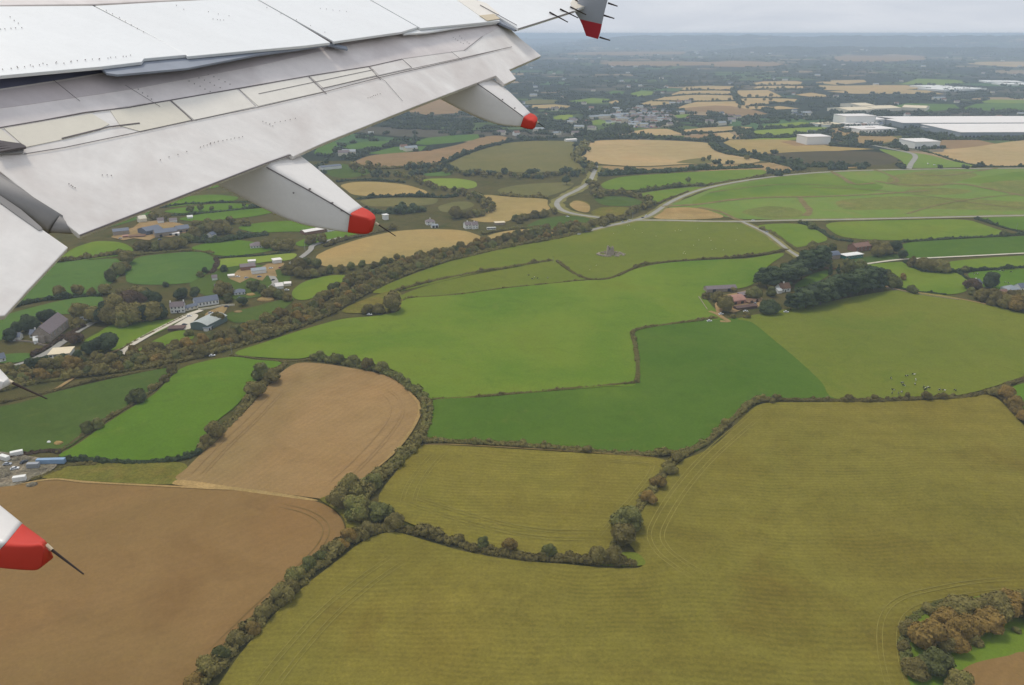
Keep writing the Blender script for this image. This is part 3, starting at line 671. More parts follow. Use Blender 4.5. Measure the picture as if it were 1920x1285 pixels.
# ------------------------------------------------------------------ fields, roads and tracks: sheets each a little above the one below
LAYER = [0]
def sheet(name, label, pts, mat, cat='field', sub=4, smooth=True):
    P = poly_pts(pts)
    if smooth: P = catmull(P, sub, True) if min(v for _, v in pts) > 470 or max(v for _, v in pts) > 800 else chaikin(P)
    LAYER[0] += 1; z = 0.06 + 0.004 * LAYER[0]
    bm = bmesh.new(); vs_ = [bm.verts.new((p.x, p.y, z)) for p in P]
    f = bm.faces.new(vs_); bm.normal_update()
    if f.normal.z < 0: f.normal_flip()
    bmesh.ops.triangulate(bm, faces=[f], ngon_method='EAR_CLIP')
    me = bpy.data.meshes.new(name); o0 = Vector((P[0].x, P[0].y, z)); bmesh.ops.translate(bm, verts=bm.verts[:], vec=-o0); bm.to_mesh(me); bm.free(); me.materials.append(M[mat])
    return link(name, me, None, o0, kind='structure', label=label, category=cat)
def ribbon(name, label, pts, width, mat, cat='road', offs=(0.0,), zup=0.02, sub=6, wv=0.12):
    V, F = [], []; LAYER[0] += 1; z = 0.06 + 0.004 * LAYER[0] + zup
    P0 = catmull(poly_pts(pts), sub)
    for of in offs:
        b = len(V); 
        for i, p in enumerate(P0):
            t = P0[min(i+1, len(P0)-1)] - P0[max(i-1, 0)]; t.z = 0; t.normalize(); n = Vector((-t.y, t.x, 0))
            w = width * (1 + wv * mn.noise((p.x*.05, p.y*.05, of))) * (min(1.0, 0.08 + 2.2 * math.sin(math.pi * i / (len(P0)-1))) if name == 'wheel_track' else 1.0)
            for s in (-0.5, 0.5): q = p + n * (of + w * s); V.append((q.x, q.y, z))
        k = (len(V) - b) // 2
        F += [(b+2*i, b+2*i+1, b+2*i+3, b+2*i+2) for i in range(k-1)]
    return mk(name, V, F, M[mat], kind='structure', label=label, category=cat)
# far fields first, near fields last
FAR = [
 ('tan', 'long tan field of the stubble terraces with scattered trees', [(1262,205),(1290,195),(1330,186),(1375,186),(1440,188),(1460,192),(1400,200),(1330,203),(1240,206)]),
 ('tan', 'lowest pointed tan stubble field above the town', [(1197,196),(1220,189),(1262,184),(1285,189),(1270,194),(1240,197),(1212,199)]),
 ('tan', 'second tan stubble terrace with a row of dark trees', [(1222,189),(1250,181),(1278,177),(1330,177),(1375,179),(1374,188),(1330,190),(1285,188)]),
 ('tan', 'third tan stubble terrace below the pair of trees', [(1250,181),(1275,171),(1320,169),(1370,171),(1374,178),(1320,178)]),
 ('tan', 'topmost tan stubble terrace beside the woodland', [(1276,170),(1285,163),(1330,161),(1378,162),(1370,169),(1320,169)]),
 ('tan', 'right-hand tan terrace with trees along its lower hedge', [(1378,181),(1384,170),(1440,169),(1455,176),(1470,183),(1420,185)]),
 ('tan', 'thin tan terrace under the right-hand tree row', [(1380,187),(1400,184),(1470,185),(1495,186),(1490,191),(1440,192),(1400,192)]),
 ('tan', 'upper tan terrace of tree rows beside the pale green patch', [(1408,157),(1430,153),(1490,152),(1505,154),(1500,159),(1450,161),(1415,161)]),
 ('tan', 'tan terrace with a full row of round trees', [(1412,167),(1420,162),(1460,161),(1512,162),(1508,167),(1450,169)]),
 ('lime', 'tiny bright yellow green patch above the tan terraces', [(1434,150),(1436,147),(1445,147),(1444,151)]),
 ('pinkbrown', 'pale pinkish strip in front of the hills', [(1120,118),(1160,116),(1240,115),(1300,116),(1375,118),(1370,121),(1250,124),(1150,124)]),
 ('pinkbrown', 'long pinkish field in the middle of the far plain', [(1330,117),(1380,114),(1450,117),(1480,122),(1400,126),(1340,125)]),
 ('pinkbrown', 'pale field strip on the hillside at the horizon', [(1385,76),(1420,74),(1480,76),(1520,80),(1450,80),(1395,79)]),
 ('pinkbrown', 'large dusty pink field far off on the right', [(1560,107),(1600,103),(1700,102),(1740,104),(1735,112),(1660,116),(1570,115)]),
 ('pinkbrown', 'faint pinkish strip near the wing fence', [(1045,102),(1090,98),(1180,97),(1290,97),(1280,102),(1150,104)]),
 ('tan', 'wide pale strip at the right border of the plain', [(1810,120),(1840,116),(1920,116),(2050,120),(2040,126),(1900,126)]),
 ('tan', 'long tan field left of the glasshouses', [(1528,155),(1560,151),(1620,150),(1625,154),(1570,160)]),
 ('tan', 'tan field with a dark notch beyond the warehouses', [(1532,160),(1570,161),(1630,160),(1700,160),(1728,166),(1690,169),(1610,170),(1545,169)]),
 ('tan', 'tan strip below the notched field', [(1550,172),(1600,169),(1690,168),(1740,170),(1770,177),(1700,176),(1600,176)]),
 ('tan', 'short tan strip beside the dark belt of wood', [(1490,178),(1520,174),(1560,180),(1530,183)]),
 ('tan', 'tan field at the bend of the dark wood', [(1436,203),(1460,199),(1470,200),(1500,204),(1440,206)]),
 ('pinkbrown', 'brown ploughed rise behind the town', [(1265,205),(1300,201),(1340,198),(1370,199),(1420,208),(1440,214),(1395,220),(1350,214),(1300,208)]),
 ('tan', 'tan strip with tree clumps right of the ploughed rise', [(1385,201),(1430,199),(1470,203),(1440,205),(1400,205)]),
 ('lightgrass', 'green field strip below the ploughed rise', [(1255,217),(1290,214),(1297,219),(1262,223)]),
 ('lightgrass', 'pale green paddock left of the town', [(1105,228),(1130,223),(1170,223),(1180,230),(1150,236),(1110,234)]),
 ('lime', 'bright green strip under the far wood', [(1033,222),(1050,216),(1074,216),(1074,223),(1050,226)]),
 ('lightgrass', 'green strip field far left of the terraces', [(1064,190),(1110,184),(1145,186),(1130,193),(1080,194)]),
 ('lightgrass', 'green field strip beneath the dark wood', [(1180,176),(1200,171),(1225,172),(1222,178),(1190,182)]),
 ('cool', 'thin green strip beside the dark plantation', [(1130,176),(1150,170),(1172,172),(1165,178)]),
 ('olivegreen', 'yellowish strip field right of the third fairing', [(976,192),(1000,187),(1045,188),(1044,194),(990,196)]),
 ('tan', 'tan strip right of the third fairing', [(990,198),(1040,196),(1070,199),(1060,204),(1000,203)]),
 ('tan', 'sandy field scrap near the far houses', [(1140,192),(1155,188),(1162,191),(1150,196)]),
 ('pinkbrown', 'brown field seen under the flap above the parkland', [(760,208),(790,190),(830,180),(870,205),(860,212),(800,216)]),
 ('cool', 'long green field behind the parkland trees', [(770,270),(800,259),(850,254),(900,252),(897,262),(850,268),(800,272)]),
 ('cool', 'green field with a hedge beside the round copse', [(640,276),(680,266),(730,265),(720,275),(660,281)]),
 ('cool', 'green field below the flap edge left of the copse', [(585,292),(600,270),(635,266),(630,280),(620,290)]),
 ('cool', 'pale green strip field above the brown field', [(690,288),(740,276),(800,274),(790,283),(720,290)]),
 ('dull', 'dark green grass round the blue sheds', [(598,312),(640,306),(690,318),(700,325),(650,336),(615,330)]),
 ('tan', 'tan field left of the dark hedge corner below the town', [(1188,246),(1215,242),(1250,242),(1285,250),(1250,255),(1195,254)]),
 ('tan', 'long tan field with dark hedge below the white houses', [(1268,245),(1320,240),(1370,237),(1412,239),(1380,247),(1310,252)]),
 ('dull', 'green strip below the small tan field', [(1190,258),(1230,254),(1285,255),(1278,261),(1230,262)]),
 ('pinkbrown', 'brown fallow patch above the big tan field', [(1292,255),(1340,251),(1350,249),(1342,262),(1300,263)]),
 ('tan', 'pale tan wedge beside the brown fallow patch', [(1345,250),(1365,248),(1390,260),(1345,263)]),
 ('lime', 'bright green field left of the white block building', [(1380,249),(1420,245),(1490,240),(1550,239),(1556,246),(1480,254),(1410,255)]),
 ('lime', 'bright green field above the other bright green field', [(1420,241),(1440,234),(1500,229),(1530,232),(1480,239)]),
 ('lime', 'short lime strip behind a hedge with gaps', [(1400,262),(1450,258),(1510,256),(1508,262),(1450,264)]),
 ('cool', 'pale field right of the warehouses up the slope', [(1800,205),(1830,195),(1880,193),(1920,195),(2050,196),(2050,206),(1900,209)]),
 ('cool', 'green field beyond the cream roofed sheds', [(1660,203),(1700,194),(1790,196),(1800,204),(1740,210)]),
 ('lightgrass', 'small green field under the far glasshouses', [(1690,158),(1720,148),(1790,150),(1820,154),(1780,160)]),
 ('lightgrass', 'green slope left of the far glasshouses', [(1830,193),(1860,187),(1920,188),(2000,190),(1960,195)]),
 ('olivegreen', 'yellow brown field behind the white block with doors', [(1600,268),(1625,258),(1690,255),(1695,262),(1660,270)]),
 ('pinkbrown', 'brown bare ground around the white block with doors', [(1745,275),(1770,258),(1830,262),(1880,273),(1800,280)]),
 ('tan', 'big tan field at the right border beyond the road', [(1735,287),(1770,281),(1820,277),(1920,262),(2200,250),(2300,300),(1920,313),(1840,311),(1790,302)]),
 ('straw', 'straw coloured field left of the tall white block', [(1356,268),(1370,262),(1460,262),(1500,265),(1560,275),(1640,280),(1560,284),(1430,289),(1385,283)]),
 ('pinkbrown', 'brown fallow wedge beside the tall white block', [(1462,266),(1500,264),(1560,272),(1490,274)]),
 ('darksoil', 'dark ploughed field below the straw field', [(1425,292),(1470,286),(1560,283),(1650,285),(1688,296),(1675,309),(1600,311),(1500,309),(1460,300)]),
 ('tan', 'sandy strip between the dark ploughed field and road', [(1440,304),(1475,308),(1520,316),(1450,323),(1400,318)]),
 ('sandy', 'pale dry strip along the verge of the far road', [(1545,312),(1600,309),(1620,313),(1560,319)]),
 ('lightgrass', 'grass by the road fork near the warehouses', [(1640,278),(1690,285),(1740,290),(1790,304),(1840,312),(1770,315),(1700,316),(1690,300)]),
 ('tan', 'big tan stubble field in the middle distance', [(1095,272),(1115,264),(1180,262),(1260,264),(1330,268),(1336,274),(1390,290),(1432,302),(1400,308),(1300,307),(1200,313),(1120,308),(1084,297),(1102,288)]),
 ('dirt', 'brown margin under the big tan stubble field', [(1112,310),(1200,315),(1300,309),(1400,309),(1440,305),(1500,318),(1440,322),(1330,322),(1250,322),(1150,320)]),
 ('olivegreen', 'rough patch with a thicket in the tan stubble field', [(1262,306),(1285,300),(1320,296),(1350,303),(1320,308)]),
 ('olivegreen', 'large brownish green field below the third fairing', [(833,312),(855,300),(890,285),(950,268),(1010,264),(1082,265),(1072,285),(1082,305),(1098,318),(1000,324),(900,322),(850,319)]),
 ('pinkbrown', 'long brown ploughed field under the parkland', [(655,308),(690,292),(745,287),(800,284),(860,272),(905,257),(935,254),(965,262),(910,278),(860,294),(832,305),(780,310),(720,314)]),
 ('lime', 'yellow green field above the copse lane', [(783,338),(815,335),(860,335),(893,341),(895,352),(860,357),(825,350)]),
 ('cool', 'thin grass strip above the yellow green field', [(790,326),(830,322),(850,326),(840,330),(800,331)]),
 ('straw', 'straw field right of the middle fairing', [(636,348),(660,342),(700,341),(760,346),(808,361),(780,368),(700,369),(660,366),(648,356)]),
 ('olivegreen', 'olive strip field under the straw field', [(670,376),(720,372),(780,372),(824,372),(815,385),(740,388),(690,388)]),
 ('olivegreen', 'olive field left of the curving new road', [(930,356),(965,348),(1010,344),(1080,342),(1068,354),(1030,369),(985,370),(940,364)]),
 ('straw', 'straw field curving round the copse', [(905,365),(960,370),(1028,373),(1026,384),(1034,393),(1000,400),(962,405),(955,417),(900,418),(868,407),(890,402),(918,385),(912,372)]),
 ('olivegreen', 'small olive field inside the curved copse', [(818,388),(850,379),(880,378),(892,386),(870,394),(830,400)]),
 ('rough', 'dry grass inside the bend of the new road', [(1066,382),(1080,375),(1105,380),(1108,396),(1095,400),(1070,390)]),
 ('sandy', 'bare sandy patch inside the bend of the new road', [(1066,384),(1078,376),(1100,381),(1107,388),(1104,400),(1080,396)]),
 ('rough', 'dry olive triangle by the road junction', [(1105,398),(1130,388),(1185,389),(1180,398),(1150,408),(1115,405)]),
 ('mid', 'green field in the fork of the two roads', [(1125,345),(1160,332),(1250,326),(1350,320),(1430,318),(1442,325),(1390,336),(1320,347),(1240,355),(1170,357),(1132,355)]),
 ('mid', 'narrow green field beside the main road', [(1195,364),(1250,356),(1300,351),(1322,352),(1280,366),(1240,384),(1215,372)]),
 ('dull', 'green paddock below the roadside hedge', [(1110,372),(1150,368),(1190,372),(1210,382),(1175,388),(1130,386)]),
 ('dull', 'grass bank left of the road junction', [(980,428),(1010,412),(1060,404),(1120,410),(1100,420),(1060,430),(1000,433)]),
 ('straw', 'thin straw field above the long tree belt', [(905,446),(935,436),(980,430),(1060,430),(1065,436),(1020,440),(960,447),(915,450)]),
 ('straw', 'broad straw field above the long tree belt', [(588,482),(620,466),(680,447),(740,434),(800,430),(870,432),(908,446),(890,458),(820,478),(740,489),(660,500),(605,502)]),
 ('lightgrass', 'wide pale green fields right of the main road', [(1240,390),(1290,372),(1340,352),(1420,335),(1500,326),(1600,319),(1740,318),(1920,316),(2250,314),(2300,400),(1920,404),(1700,408),(1500,412),(1380,412),(1330,400)]),
 ('mid', 'greener upper strip right of the main road', [(1290,382),(1340,356),(1440,336),(1530,326),(1560,328),(1640,345),(1660,350),(1640,362),(1540,368),(1400,374),(1320,384)]),
 ('mid', 'greener field corner at the far right of the strip', [(1790,340),(1860,330),(1920,320),(2200,320),(2200,338),(1920,340),(1850,346)]),
 ('lightrough', 'rough tawny ground crossed by ditches', [(1670,330),(1720,322),(1800,320),(1840,328),(1800,340),(1760,352),(1690,352),(1660,342)]),
 ('lightrough', 'tawny rushy corner by the right border', [(1830,345),(1900,338),(2100,336),(2150,366),(1920,368),(1860,355)]),
 ('lightrough', 'tawny band along the middle of the pale pastures', [(1380,398),(1440,386),(1500,392),(1510,408),(1440,412)]), ('lightrough', 'dull strip below the long ditch', [(1560,376),(1680,368),(1800,372),(1920,380),(2100,384),(2100,396),(1920,396),(1700,392),(1580,396)]), ('lightrough', 'tussocky patch on the right pasture', [(1690,356),(1760,352),(1830,358),(1800,366),(1720,366)]),
 ('sandy', 'bare sandy field beside the junction', [(1214,402),(1232,392),(1280,389),(1320,392),(1365,408),(1320,412),(1230,412)]),
 ('mid', 'green field between lane and crossroads', [(1415,424),(1450,420),(1500,420),(1530,430),(1556,450),(1530,458),(1490,466),(1478,458),(1450,440)]),
 ('mid', 'long green field below the straight road', [(1540,418),(1650,414),(1810,411),(1850,424),(1900,441),(1800,447),(1700,452),(1620,450),(1570,444)]),
 ('bright', 'green field at the right border below the road', [(1825,409),(1920,407),(2150,404),(2150,440),(1920,434),(1870,424)]),
 ('emerald', 'deep green field above the white lane', [(1688,456),(1780,450),(1920,443),(2150,436),(2150,468),(1920,476),(1780,483),(1696,487),(1700,474)]),
 ('dull', 'mown grass below the mansion', [(1600,488),(1640,480),(1690,478),(1692,488),(1650,493),(1612,496)]),
 ('mid', 'green field right of the bare trees', [(1770,492),(1850,484),(1920,480),(2150,470),(2150,500),(1920,506),(1800,508),(1775,504)]),
 ('mid', 'rounded meadow below the thicket', [(1618,500),(1690,492),(1712,500),(1740,508),(1790,512),(1815,526),(1812,546),(1780,553),(1730,550),(1680,540),(1660,520)]),
 ('bright', 'paddock with cattle by the right border', [(1818,512),(1900,507),(2100,502),(2150,540),(1920,548),(1850,540),(1830,530)]),
 ('emerald', 'lawn between the two belts of pines', [(1490,535),(1520,516),(1548,508),(1556,514),(1535,528),(1500,540)]),
]
FAR += [('cool', 'green field hidden behind the flap near the slate farm', [(120,400),(220,370),(290,380),(280,405),(200,430),(130,430)]), ('tan', 'stubble field behind the wing root', [(-200,420),(20,380),(90,400),(40,440),(-150,470)]), ('bright', 'green strip behind the flap hinge', [(200,350),(330,325),(430,330),(420,352),(300,364),(210,366)]), ('olivegreen', 'olive field behind the flap panels', [(-60,350),(80,320),(190,325),(170,352),(40,372)]),
  ('mid', 'pasture behind the middle of the flap', [(340,300),(480,280),(560,288),(540,310),(420,322)]), ('pinkbrown', 'ploughed field behind the upper flap', [(60,290),(220,270),(330,280),(300,302),(150,312)]), ('tan', 'stubble behind the outer flap', [(420,255),(560,240),(640,248),(600,266),(480,272)]), ('cool', 'green field behind the outer flap', [(220,240),(360,230),(420,240),(380,256),(270,262)]), ('bright', 'green field beyond the inner flap', [(-260,520),(-60,480),(60,460),(40,500),(-80,545),(-240,570)])]
for mt, lb, pts in FAR: sheet('field', lb, pts, mt, smooth=max(v for _, v in pts) > 290)
NEARF = [
 ('field', 'mid', 'grass field under the wing with farm sheds beyond', [(100,500),(115,482),(140,465),(180,452),(230,455),(255,470),(230,480),(180,486),(120,494)]),
 ('field', 'cool', 'blue green field against the inner flap', [(20,570),(60,530),(105,495),(160,489),(232,486),(238,498),(222,520),(197,542),(186,554),(130,556),(70,560)]),
 ('field', 'cool', 'green field with bowed corner above the big trees', [(236,520),(238,500),(262,483),(320,476),(372,473),(398,482),(403,497),(384,516),(362,530),(300,535),(245,532)]),
 ('field', 'cool', 'green field below the inner flap corner', [(-60,650),(0,598),(60,578),(130,562),(188,557),(188,575),(150,588),(100,592),(50,606),(0,640)]),
 ('field', 'bright', 'green strip under the flap edge', [(295,388),(340,370),(400,365),(450,370),(440,378),(380,382),(320,390)]),
 ('field', 'bright', 'second green strip under the flap edge', [(300,398),(340,390),(420,381),(480,385),(430,396),(350,402)]),
 ('field', 'bright', 'third green strip with a line of bushes', [(330,412),(370,403),(430,396),(500,390),(520,398),(470,408),(410,413),(360,416)]),
 ('field', 'bright', 'green field left of the long white shed', [(440,428),(480,419),(530,415),(590,416),(640,428),(600,436),(540,435),(480,438)]),
 ('field', 'bright', 'green field left of the hip roofed bungalow', [(352,466),(390,456),(440,450),(480,455),(520,468),(490,475),(430,482),(395,478)]),
 ('field', 'lime', 'yellow green paddock behind the farmyard', [(404,494),(420,486),(480,482),(552,476),(545,488),(500,492),(450,500),(406,505)]),
 ('field', 'bright', 'green field right of the long white shed', [(550,458),(580,445),(620,435),(660,428),(700,432),(650,446),(600,458),(565,464)]),
 ('field', 'dull', 'rough grass round the farm gardens', [(355,535),(395,515),(440,500),(520,500),(545,520),(520,545),(470,560),(400,560)]),
 ('field', 'mid', 'green field between the farm and the tree belt', [(548,548),(570,530),(610,519),(645,517),(655,524),(620,545),(580,562),(555,562)]),
 ('field', 'dull', 'grass slope below the sand heap', [(425,590),(470,578),(520,565),(552,560),(530,582),(490,600),(440,606)]),
 ('field', 'mid', 'grass field between the big trees and the drive', [(158,642),(185,625),(212,610),(270,604),(336,600),(322,612),(290,628),(250,645),(226,658),(190,655)]),
 ('field', 'mid', 'grass wedge between the drive and the tree belt', [(240,664),(262,655),(300,634),(330,622),(357,622),(362,636),(320,648),(270,660)]),
 ('field', 'cool', 'small lawn at the left border', [(-20,680),(0,668),(30,664),(60,665),(45,678),(10,682)]),
 ('field', 'yellowgreen', 'field with the ruined tower and grazing sheep', [(690,552),(735,530),(800,506),(900,472),(1000,450),(1060,438),(1110,425),(1200,414),(1330,416),(1400,420),(1440,436),(1476,466),(1420,478),(1340,486),(1240,492),(1190,502),(1150,520),(1110,526),(1085,514),(1045,492),(960,502),(880,516),(800,536),(740,550)]),
 ('field', 'rough', 'rough olive corner beside the tree belt', [(640,585),(690,560),(740,546),(755,560),(748,580),(700,588)]),
 ('field', 'yellowgreen', 'narrow yellowish field with a few cattle', [(745,560),(790,540),(870,520),(960,504),(1035,492),(1060,500),(1098,524),(1040,532),(950,540),(860,552),(780,560)]),
 ('field', 'mid', 'wide green field in the middle of the view', [(440,664),(500,642),(560,622),(640,600),(700,594),(748,584),(762,562),(860,552),(960,540),(1040,532),(1100,527),(1140,524),(1190,506),(1250,494),(1340,488),(1400,486),(1470,476),(1440,500),(1410,535),(1360,545),(1320,550),(1335,575),(1355,598),(1300,604),(1230,613),(1186,624),(1193,660),(1194,720),(1140,726),(1000,737),(900,746),(812,750),(786,735),(760,710),(730,692),(690,682),(640,672),(595,668),(560,674),(500,672)]),
 ('field', 'bright', 'bright green field left of the brown field', [(112,860),(150,832),(200,796),(250,764),(290,740),(318,712),(350,688),(430,671),(480,676),(528,681),(510,694),(480,716),(445,760),(400,798),(374,845),(335,862),(220,864)]),
 ('field', 'dull', 'dull green field at the left border', [(-260,790),(0,764),(100,738),(200,714),(322,690),(318,706),(285,736),(245,760),(195,790),(150,826),(112,846),(40,852),(-200,880)]),
 ('field', 'rough', 'olive rough grass strip above the lower brown field', [(80,898),(105,884),(150,872),(240,869),(330,868),(352,878),(340,898),(325,910),(240,908),(160,904)]),
 ('yard', 'yard', 'grey rubble yard at the left border', [(-200,850),(-20,848),(50,856),(105,868),(96,884),(60,900),(20,914),(-60,925),(-220,940)]),
 ('field', 'brown', 'brown ploughed field with curved corner', [(333,902),(350,880),(385,845),(420,810),(465,768),(505,722),(535,694),(562,682),(610,684),(660,692),(710,702),(748,716),(770,740),(786,764),(778,796),(748,838),(705,880),(660,920),(632,938),(600,937),(520,926),(430,914)]),
 ('field', 'brown2', 'large brown field at the lower left', [(-400,960),(-100,925),(30,912),(100,900),(170,906),(330,914),(440,920),(520,930),(585,940),(625,958),(645,985),(640,1005),(600,1050),(530,1110),(470,1170),(410,1235),(360,1290),(250,1420),(-100,1600),(-600,1500)]),
 ('verge', 'sandy', 'pale grass baulk between the two brown fields', [(325,906),(345,902),(430,914),(520,926),(585,937),(590,941),(520,932),(430,920),(335,912)]),
 ('field', 'emerald', 'dark emerald field in the centre right', [(802,822),(806,780),(812,752),(900,747),(1000,738),(1140,727),(1194,720),(1194,660),(1187,626),(1230,614),(1300,605),(1385,598),(1410,606),(1455,642),(1505,684),(1545,722),(1568,749),(1500,752),(1432,754),(1400,766),(1350,810),(1318,840),(1285,850),(1180,850),(1060,842),(940,830),(870,826)]),
 ('field', 'yellowgreen', 'yellow green field with grazing cows on the right', [(1385,598),(1480,580),(1560,566),(1610,556),(1690,545),(1760,553),(1850,572),(1920,590),(2200,660),(2150,700),(1990,700),(1920,708),(1870,724),(1800,742),(1700,749),(1570,750),(1540,718),(1500,680),(1450,638),(1410,606)]),
 ('field', 'bright', 'green corner behind the right-hand hedge', [(1895,735),(1920,720),(2050,700),(2200,760),(2100,800),(1940,790),(1910,760)]),
 ('field', 'olive', 'vast olive stubble field filling the foreground', [(408,1290),(463,1213),(543,1126),(634,1052),(686,1014),(738,1000),(800,1016),(870,1036),(960,1052),(1060,1060),(1150,1068),(1204,1064),(1190,1035),(1178,1012),(1200,965),(1235,915),(1275,868),(1312,852),(1350,828),(1400,778),(1432,758),(1500,756),(1600,755),(1740,752),(1800,748),(1852,742),(1880,758),(1915,795),(2000,870),(2500,1100),(2700,1700),(1400,1900),(100,1800),(300,1450)]),
 ('field', 'olive2', 'enclosed olive stubble field inside the hedges', [(786,838),(860,838),(1000,846),(1120,853),(1180,856),(1238,862),(1249,874),(1236,902),(1205,945),(1170,985),(1150,1016),(1140,1044),(1080,1052),(1000,1047),(930,1032),(850,1012),(775,986),(718,958),(712,928),(735,896),(762,860)]),
 ('field', 'mid', 'green meadow round the copse at the lower right', [(1690,1205),(1692,1175),(1720,1148),(1780,1130),(1850,1118),(1920,1112),(2100,1110),(2300,1300),(2000,1420),(1760,1400),(1708,1290),(1695,1250)]),
 ('field', 'brown2', 'brown bare field in the lower right corner', [(1780,1290),(1800,1262),(1830,1245),(1890,1232),(1930,1225),(2100,1240),(2100,1400),(1800,1400)]),
]
for nm, mt, lb, pts in NEARF: sheet(nm, lb, pts, mt, cat=('yard' if nm == 'yard' else 'verge' if nm == 'verge' else 'field'))
for lb, pts in [('grassy tip at the end of the middle hedge', [(1120,1048),(1150,1040),(1190,1038),(1208,1052),(1205,1062),(1160,1064),(1120,1060)]), ('rough grass in the gap between the two brown fields', [(600,938),(625,932),(650,945),(700,950),(690,990),(655,1000),(645,975),(625,955)])]:
    sheet('verge', lb, pts, 'yellowgreen' if 'tip' in lb else 'rough', cat='verge')
# roads and lanes
ribbon('verge', 'dry grass verge along the main road', [(2300,312),(2100,314),(1920,316),(1740,318),(1600,321),(1500,327),(1420,336),(1350,348),(1300,361),(1255,381),(1220,404),(1185,415),(1130,427),(1095,436)], 15, 'verge', cat='verge', wv=0.5)
ribbon('verge', 'pale verge round the bend of the new road', [(1118,312),(1112,328),(1104,342),(1085,356),(1062,367),(1048,376),(1044,384),(1052,394),(1072,401),(1095,405),(1124,409)], 20, 'verge', cat='verge', wv=0.5)
ribbon('verge', 'dry verge along the straight road', [(1180,414),(1240,414),(1330,416),(1400,416),(1480,414),(1560,413),(1700,410),(1920,405),(2200,400)], 13, 'verge', cat='verge', wv=0.5)
ribbon('verge', 'stony verge beside the lane to the pines', [(1392,417),(1412,426),(1436,438),(1458,454),(1478,470),(1500,484)], 12, 'verge', cat='verge', wv=0.6)
ribbon('road', 'main road curving through the green fields', [(2300,312),(2100,314),(1920,316),(1740,318),(1600,321),(1500,327),(1420,336),(1350,348),(1300,361),(1255,381),(1220,404),(1185,415),(1130,427),(1095,436),(1040,447)], 6.5, 'asphalt')
ribbon('road', 'new road sweeping round a bend by the straw field', [(1118,312),(1112,328),(1104,342),(1085,356),(1062,367),(1048,376),(1044,384),(1052,394),(1072,401),(1095,405),(1124,409)], 7.5, 'asphalt')
ribbon('road', 'straight road to the right border', [(1180,414),(1240,414),(1330,416),(1400,416),(1480,414),(1560,413),(1700,410),(1920,405),(2200,400)], 5.5, 'asphalt')
ribbon('lane', 'lane with bushes running down to the pines', [(1392,417),(1412,426),(1436,438),(1458,454),(1478,470),(1500,484)], 4.5, 'asphalt')
ribbon('road', 'short road at the fork near the warehouses', [(1704,317),(1708,308),(1714,300),(1716,294),(1708,288),(1670,280),(1630,272),(1590,268)], 9.0, 'asphalt')
ribbon('lane', 'pale concrete drive up to the white farmhouse', [(226,672),(234,656),(258,641),(292,622),(328,604),(352,592),(378,583)], 6.0, 'concrete')
sheet('yard', 'pale concrete apron before the green shed', [(322,615),(342,602),(356,594),(366,590),(372,594),(362,606),(358,617),(346,620),(330,620)], 'concrete', cat='yard')
sheet('yard', 'brown gravel yard by the long white schoolhouse', [(384,592),(400,582),(425,574),(424,584),(410,598),(398,604)], 'dirt', cat='yard')
ribbon('lane', 'white lane crossing the green fields on the right', [(1618,497),(1660,491),(1700,487),(1780,483),(1860,479),(1920,476),(2150,466)], 3.6, 'concrete')
ribbon('lane', 'lane past the church towards the left border', [(20,690),(52,680),(90,662),(125,638),(150,620),(175,606)], 6.0, 'asphalt')
ribbon('lane', 'lane at the corner of the broad straw field', [(538,505),(548,494),(566,483),(582,470),(590,460),(640,446)], 6.0, 'asphalt')
ribbon('lane', 'farm lane between the gardens', [(505,512),(512,522),(516,532),(508,540)], 6.0, 'asphalt')
ribbon('lane', 'earth path along the dark hedge beside the drive', [(100,735),(150,702),(190,672),(225,656)], 3.0, 'dirt')
ribbon('lane', 'dirt track out of the old farmyard', [(1330,585),(1344,590),(1356,598),(1366,604),(1350,604)], 4.0, 'dirt', sub=4)
sheet('yard', 'bare earth yard among the old farm walls', [(1340,572),(1352,556),(1382,550),(1398,546),(1420,550),(1430,562),(1424,578),(1398,580),(1376,588),(1356,584),(1344,592)], 'dirt', cat='yard', smooth=False)
ribbon('lane', 'chalky headland path above the cow field', [(1660,538),(1690,545),(1740,553),(1800,562),(1850,572)], 2.5, 'dirt')
sheet('yard', 'gravel forecourt between the white warehouses', [(1540,245),(1600,236),(1660,252),(1690,262),(1640,272),(1570,268)], 'dirt', cat='yard')
sheet('yard', 'grey yard beside the white block with doors', [(1640,275),(1700,268),(1770,278),(1770,287),(1700,283)], 'yard', cat='yard')
sheet('yard', 'grey farmyard among the slate sheds under the wing', [(208,446),(222,436),(250,428),(262,418),(300,414),(338,420),(362,428),(356,440),(340,438),(322,446),(296,444),(280,452),(250,448),(232,452)], 'dirt', cat='yard', smooth=False)
sheet('yard', 'earth yard of the lower farm', [(430,524),(446,508),(466,500),(486,504),(502,496),(532,494),(536,502),(516,508),(520,520),(500,518),(492,528),(470,522),(450,532)], 'dirt', cat='yard', smooth=False)
sheet('yard', 'streets and car park of the small town', [(1110,222),(1150,216),(1210,206),(1250,205),(1275,225),(1265,238),(1215,242),(1180,236)], 'yard', cat='town ground')
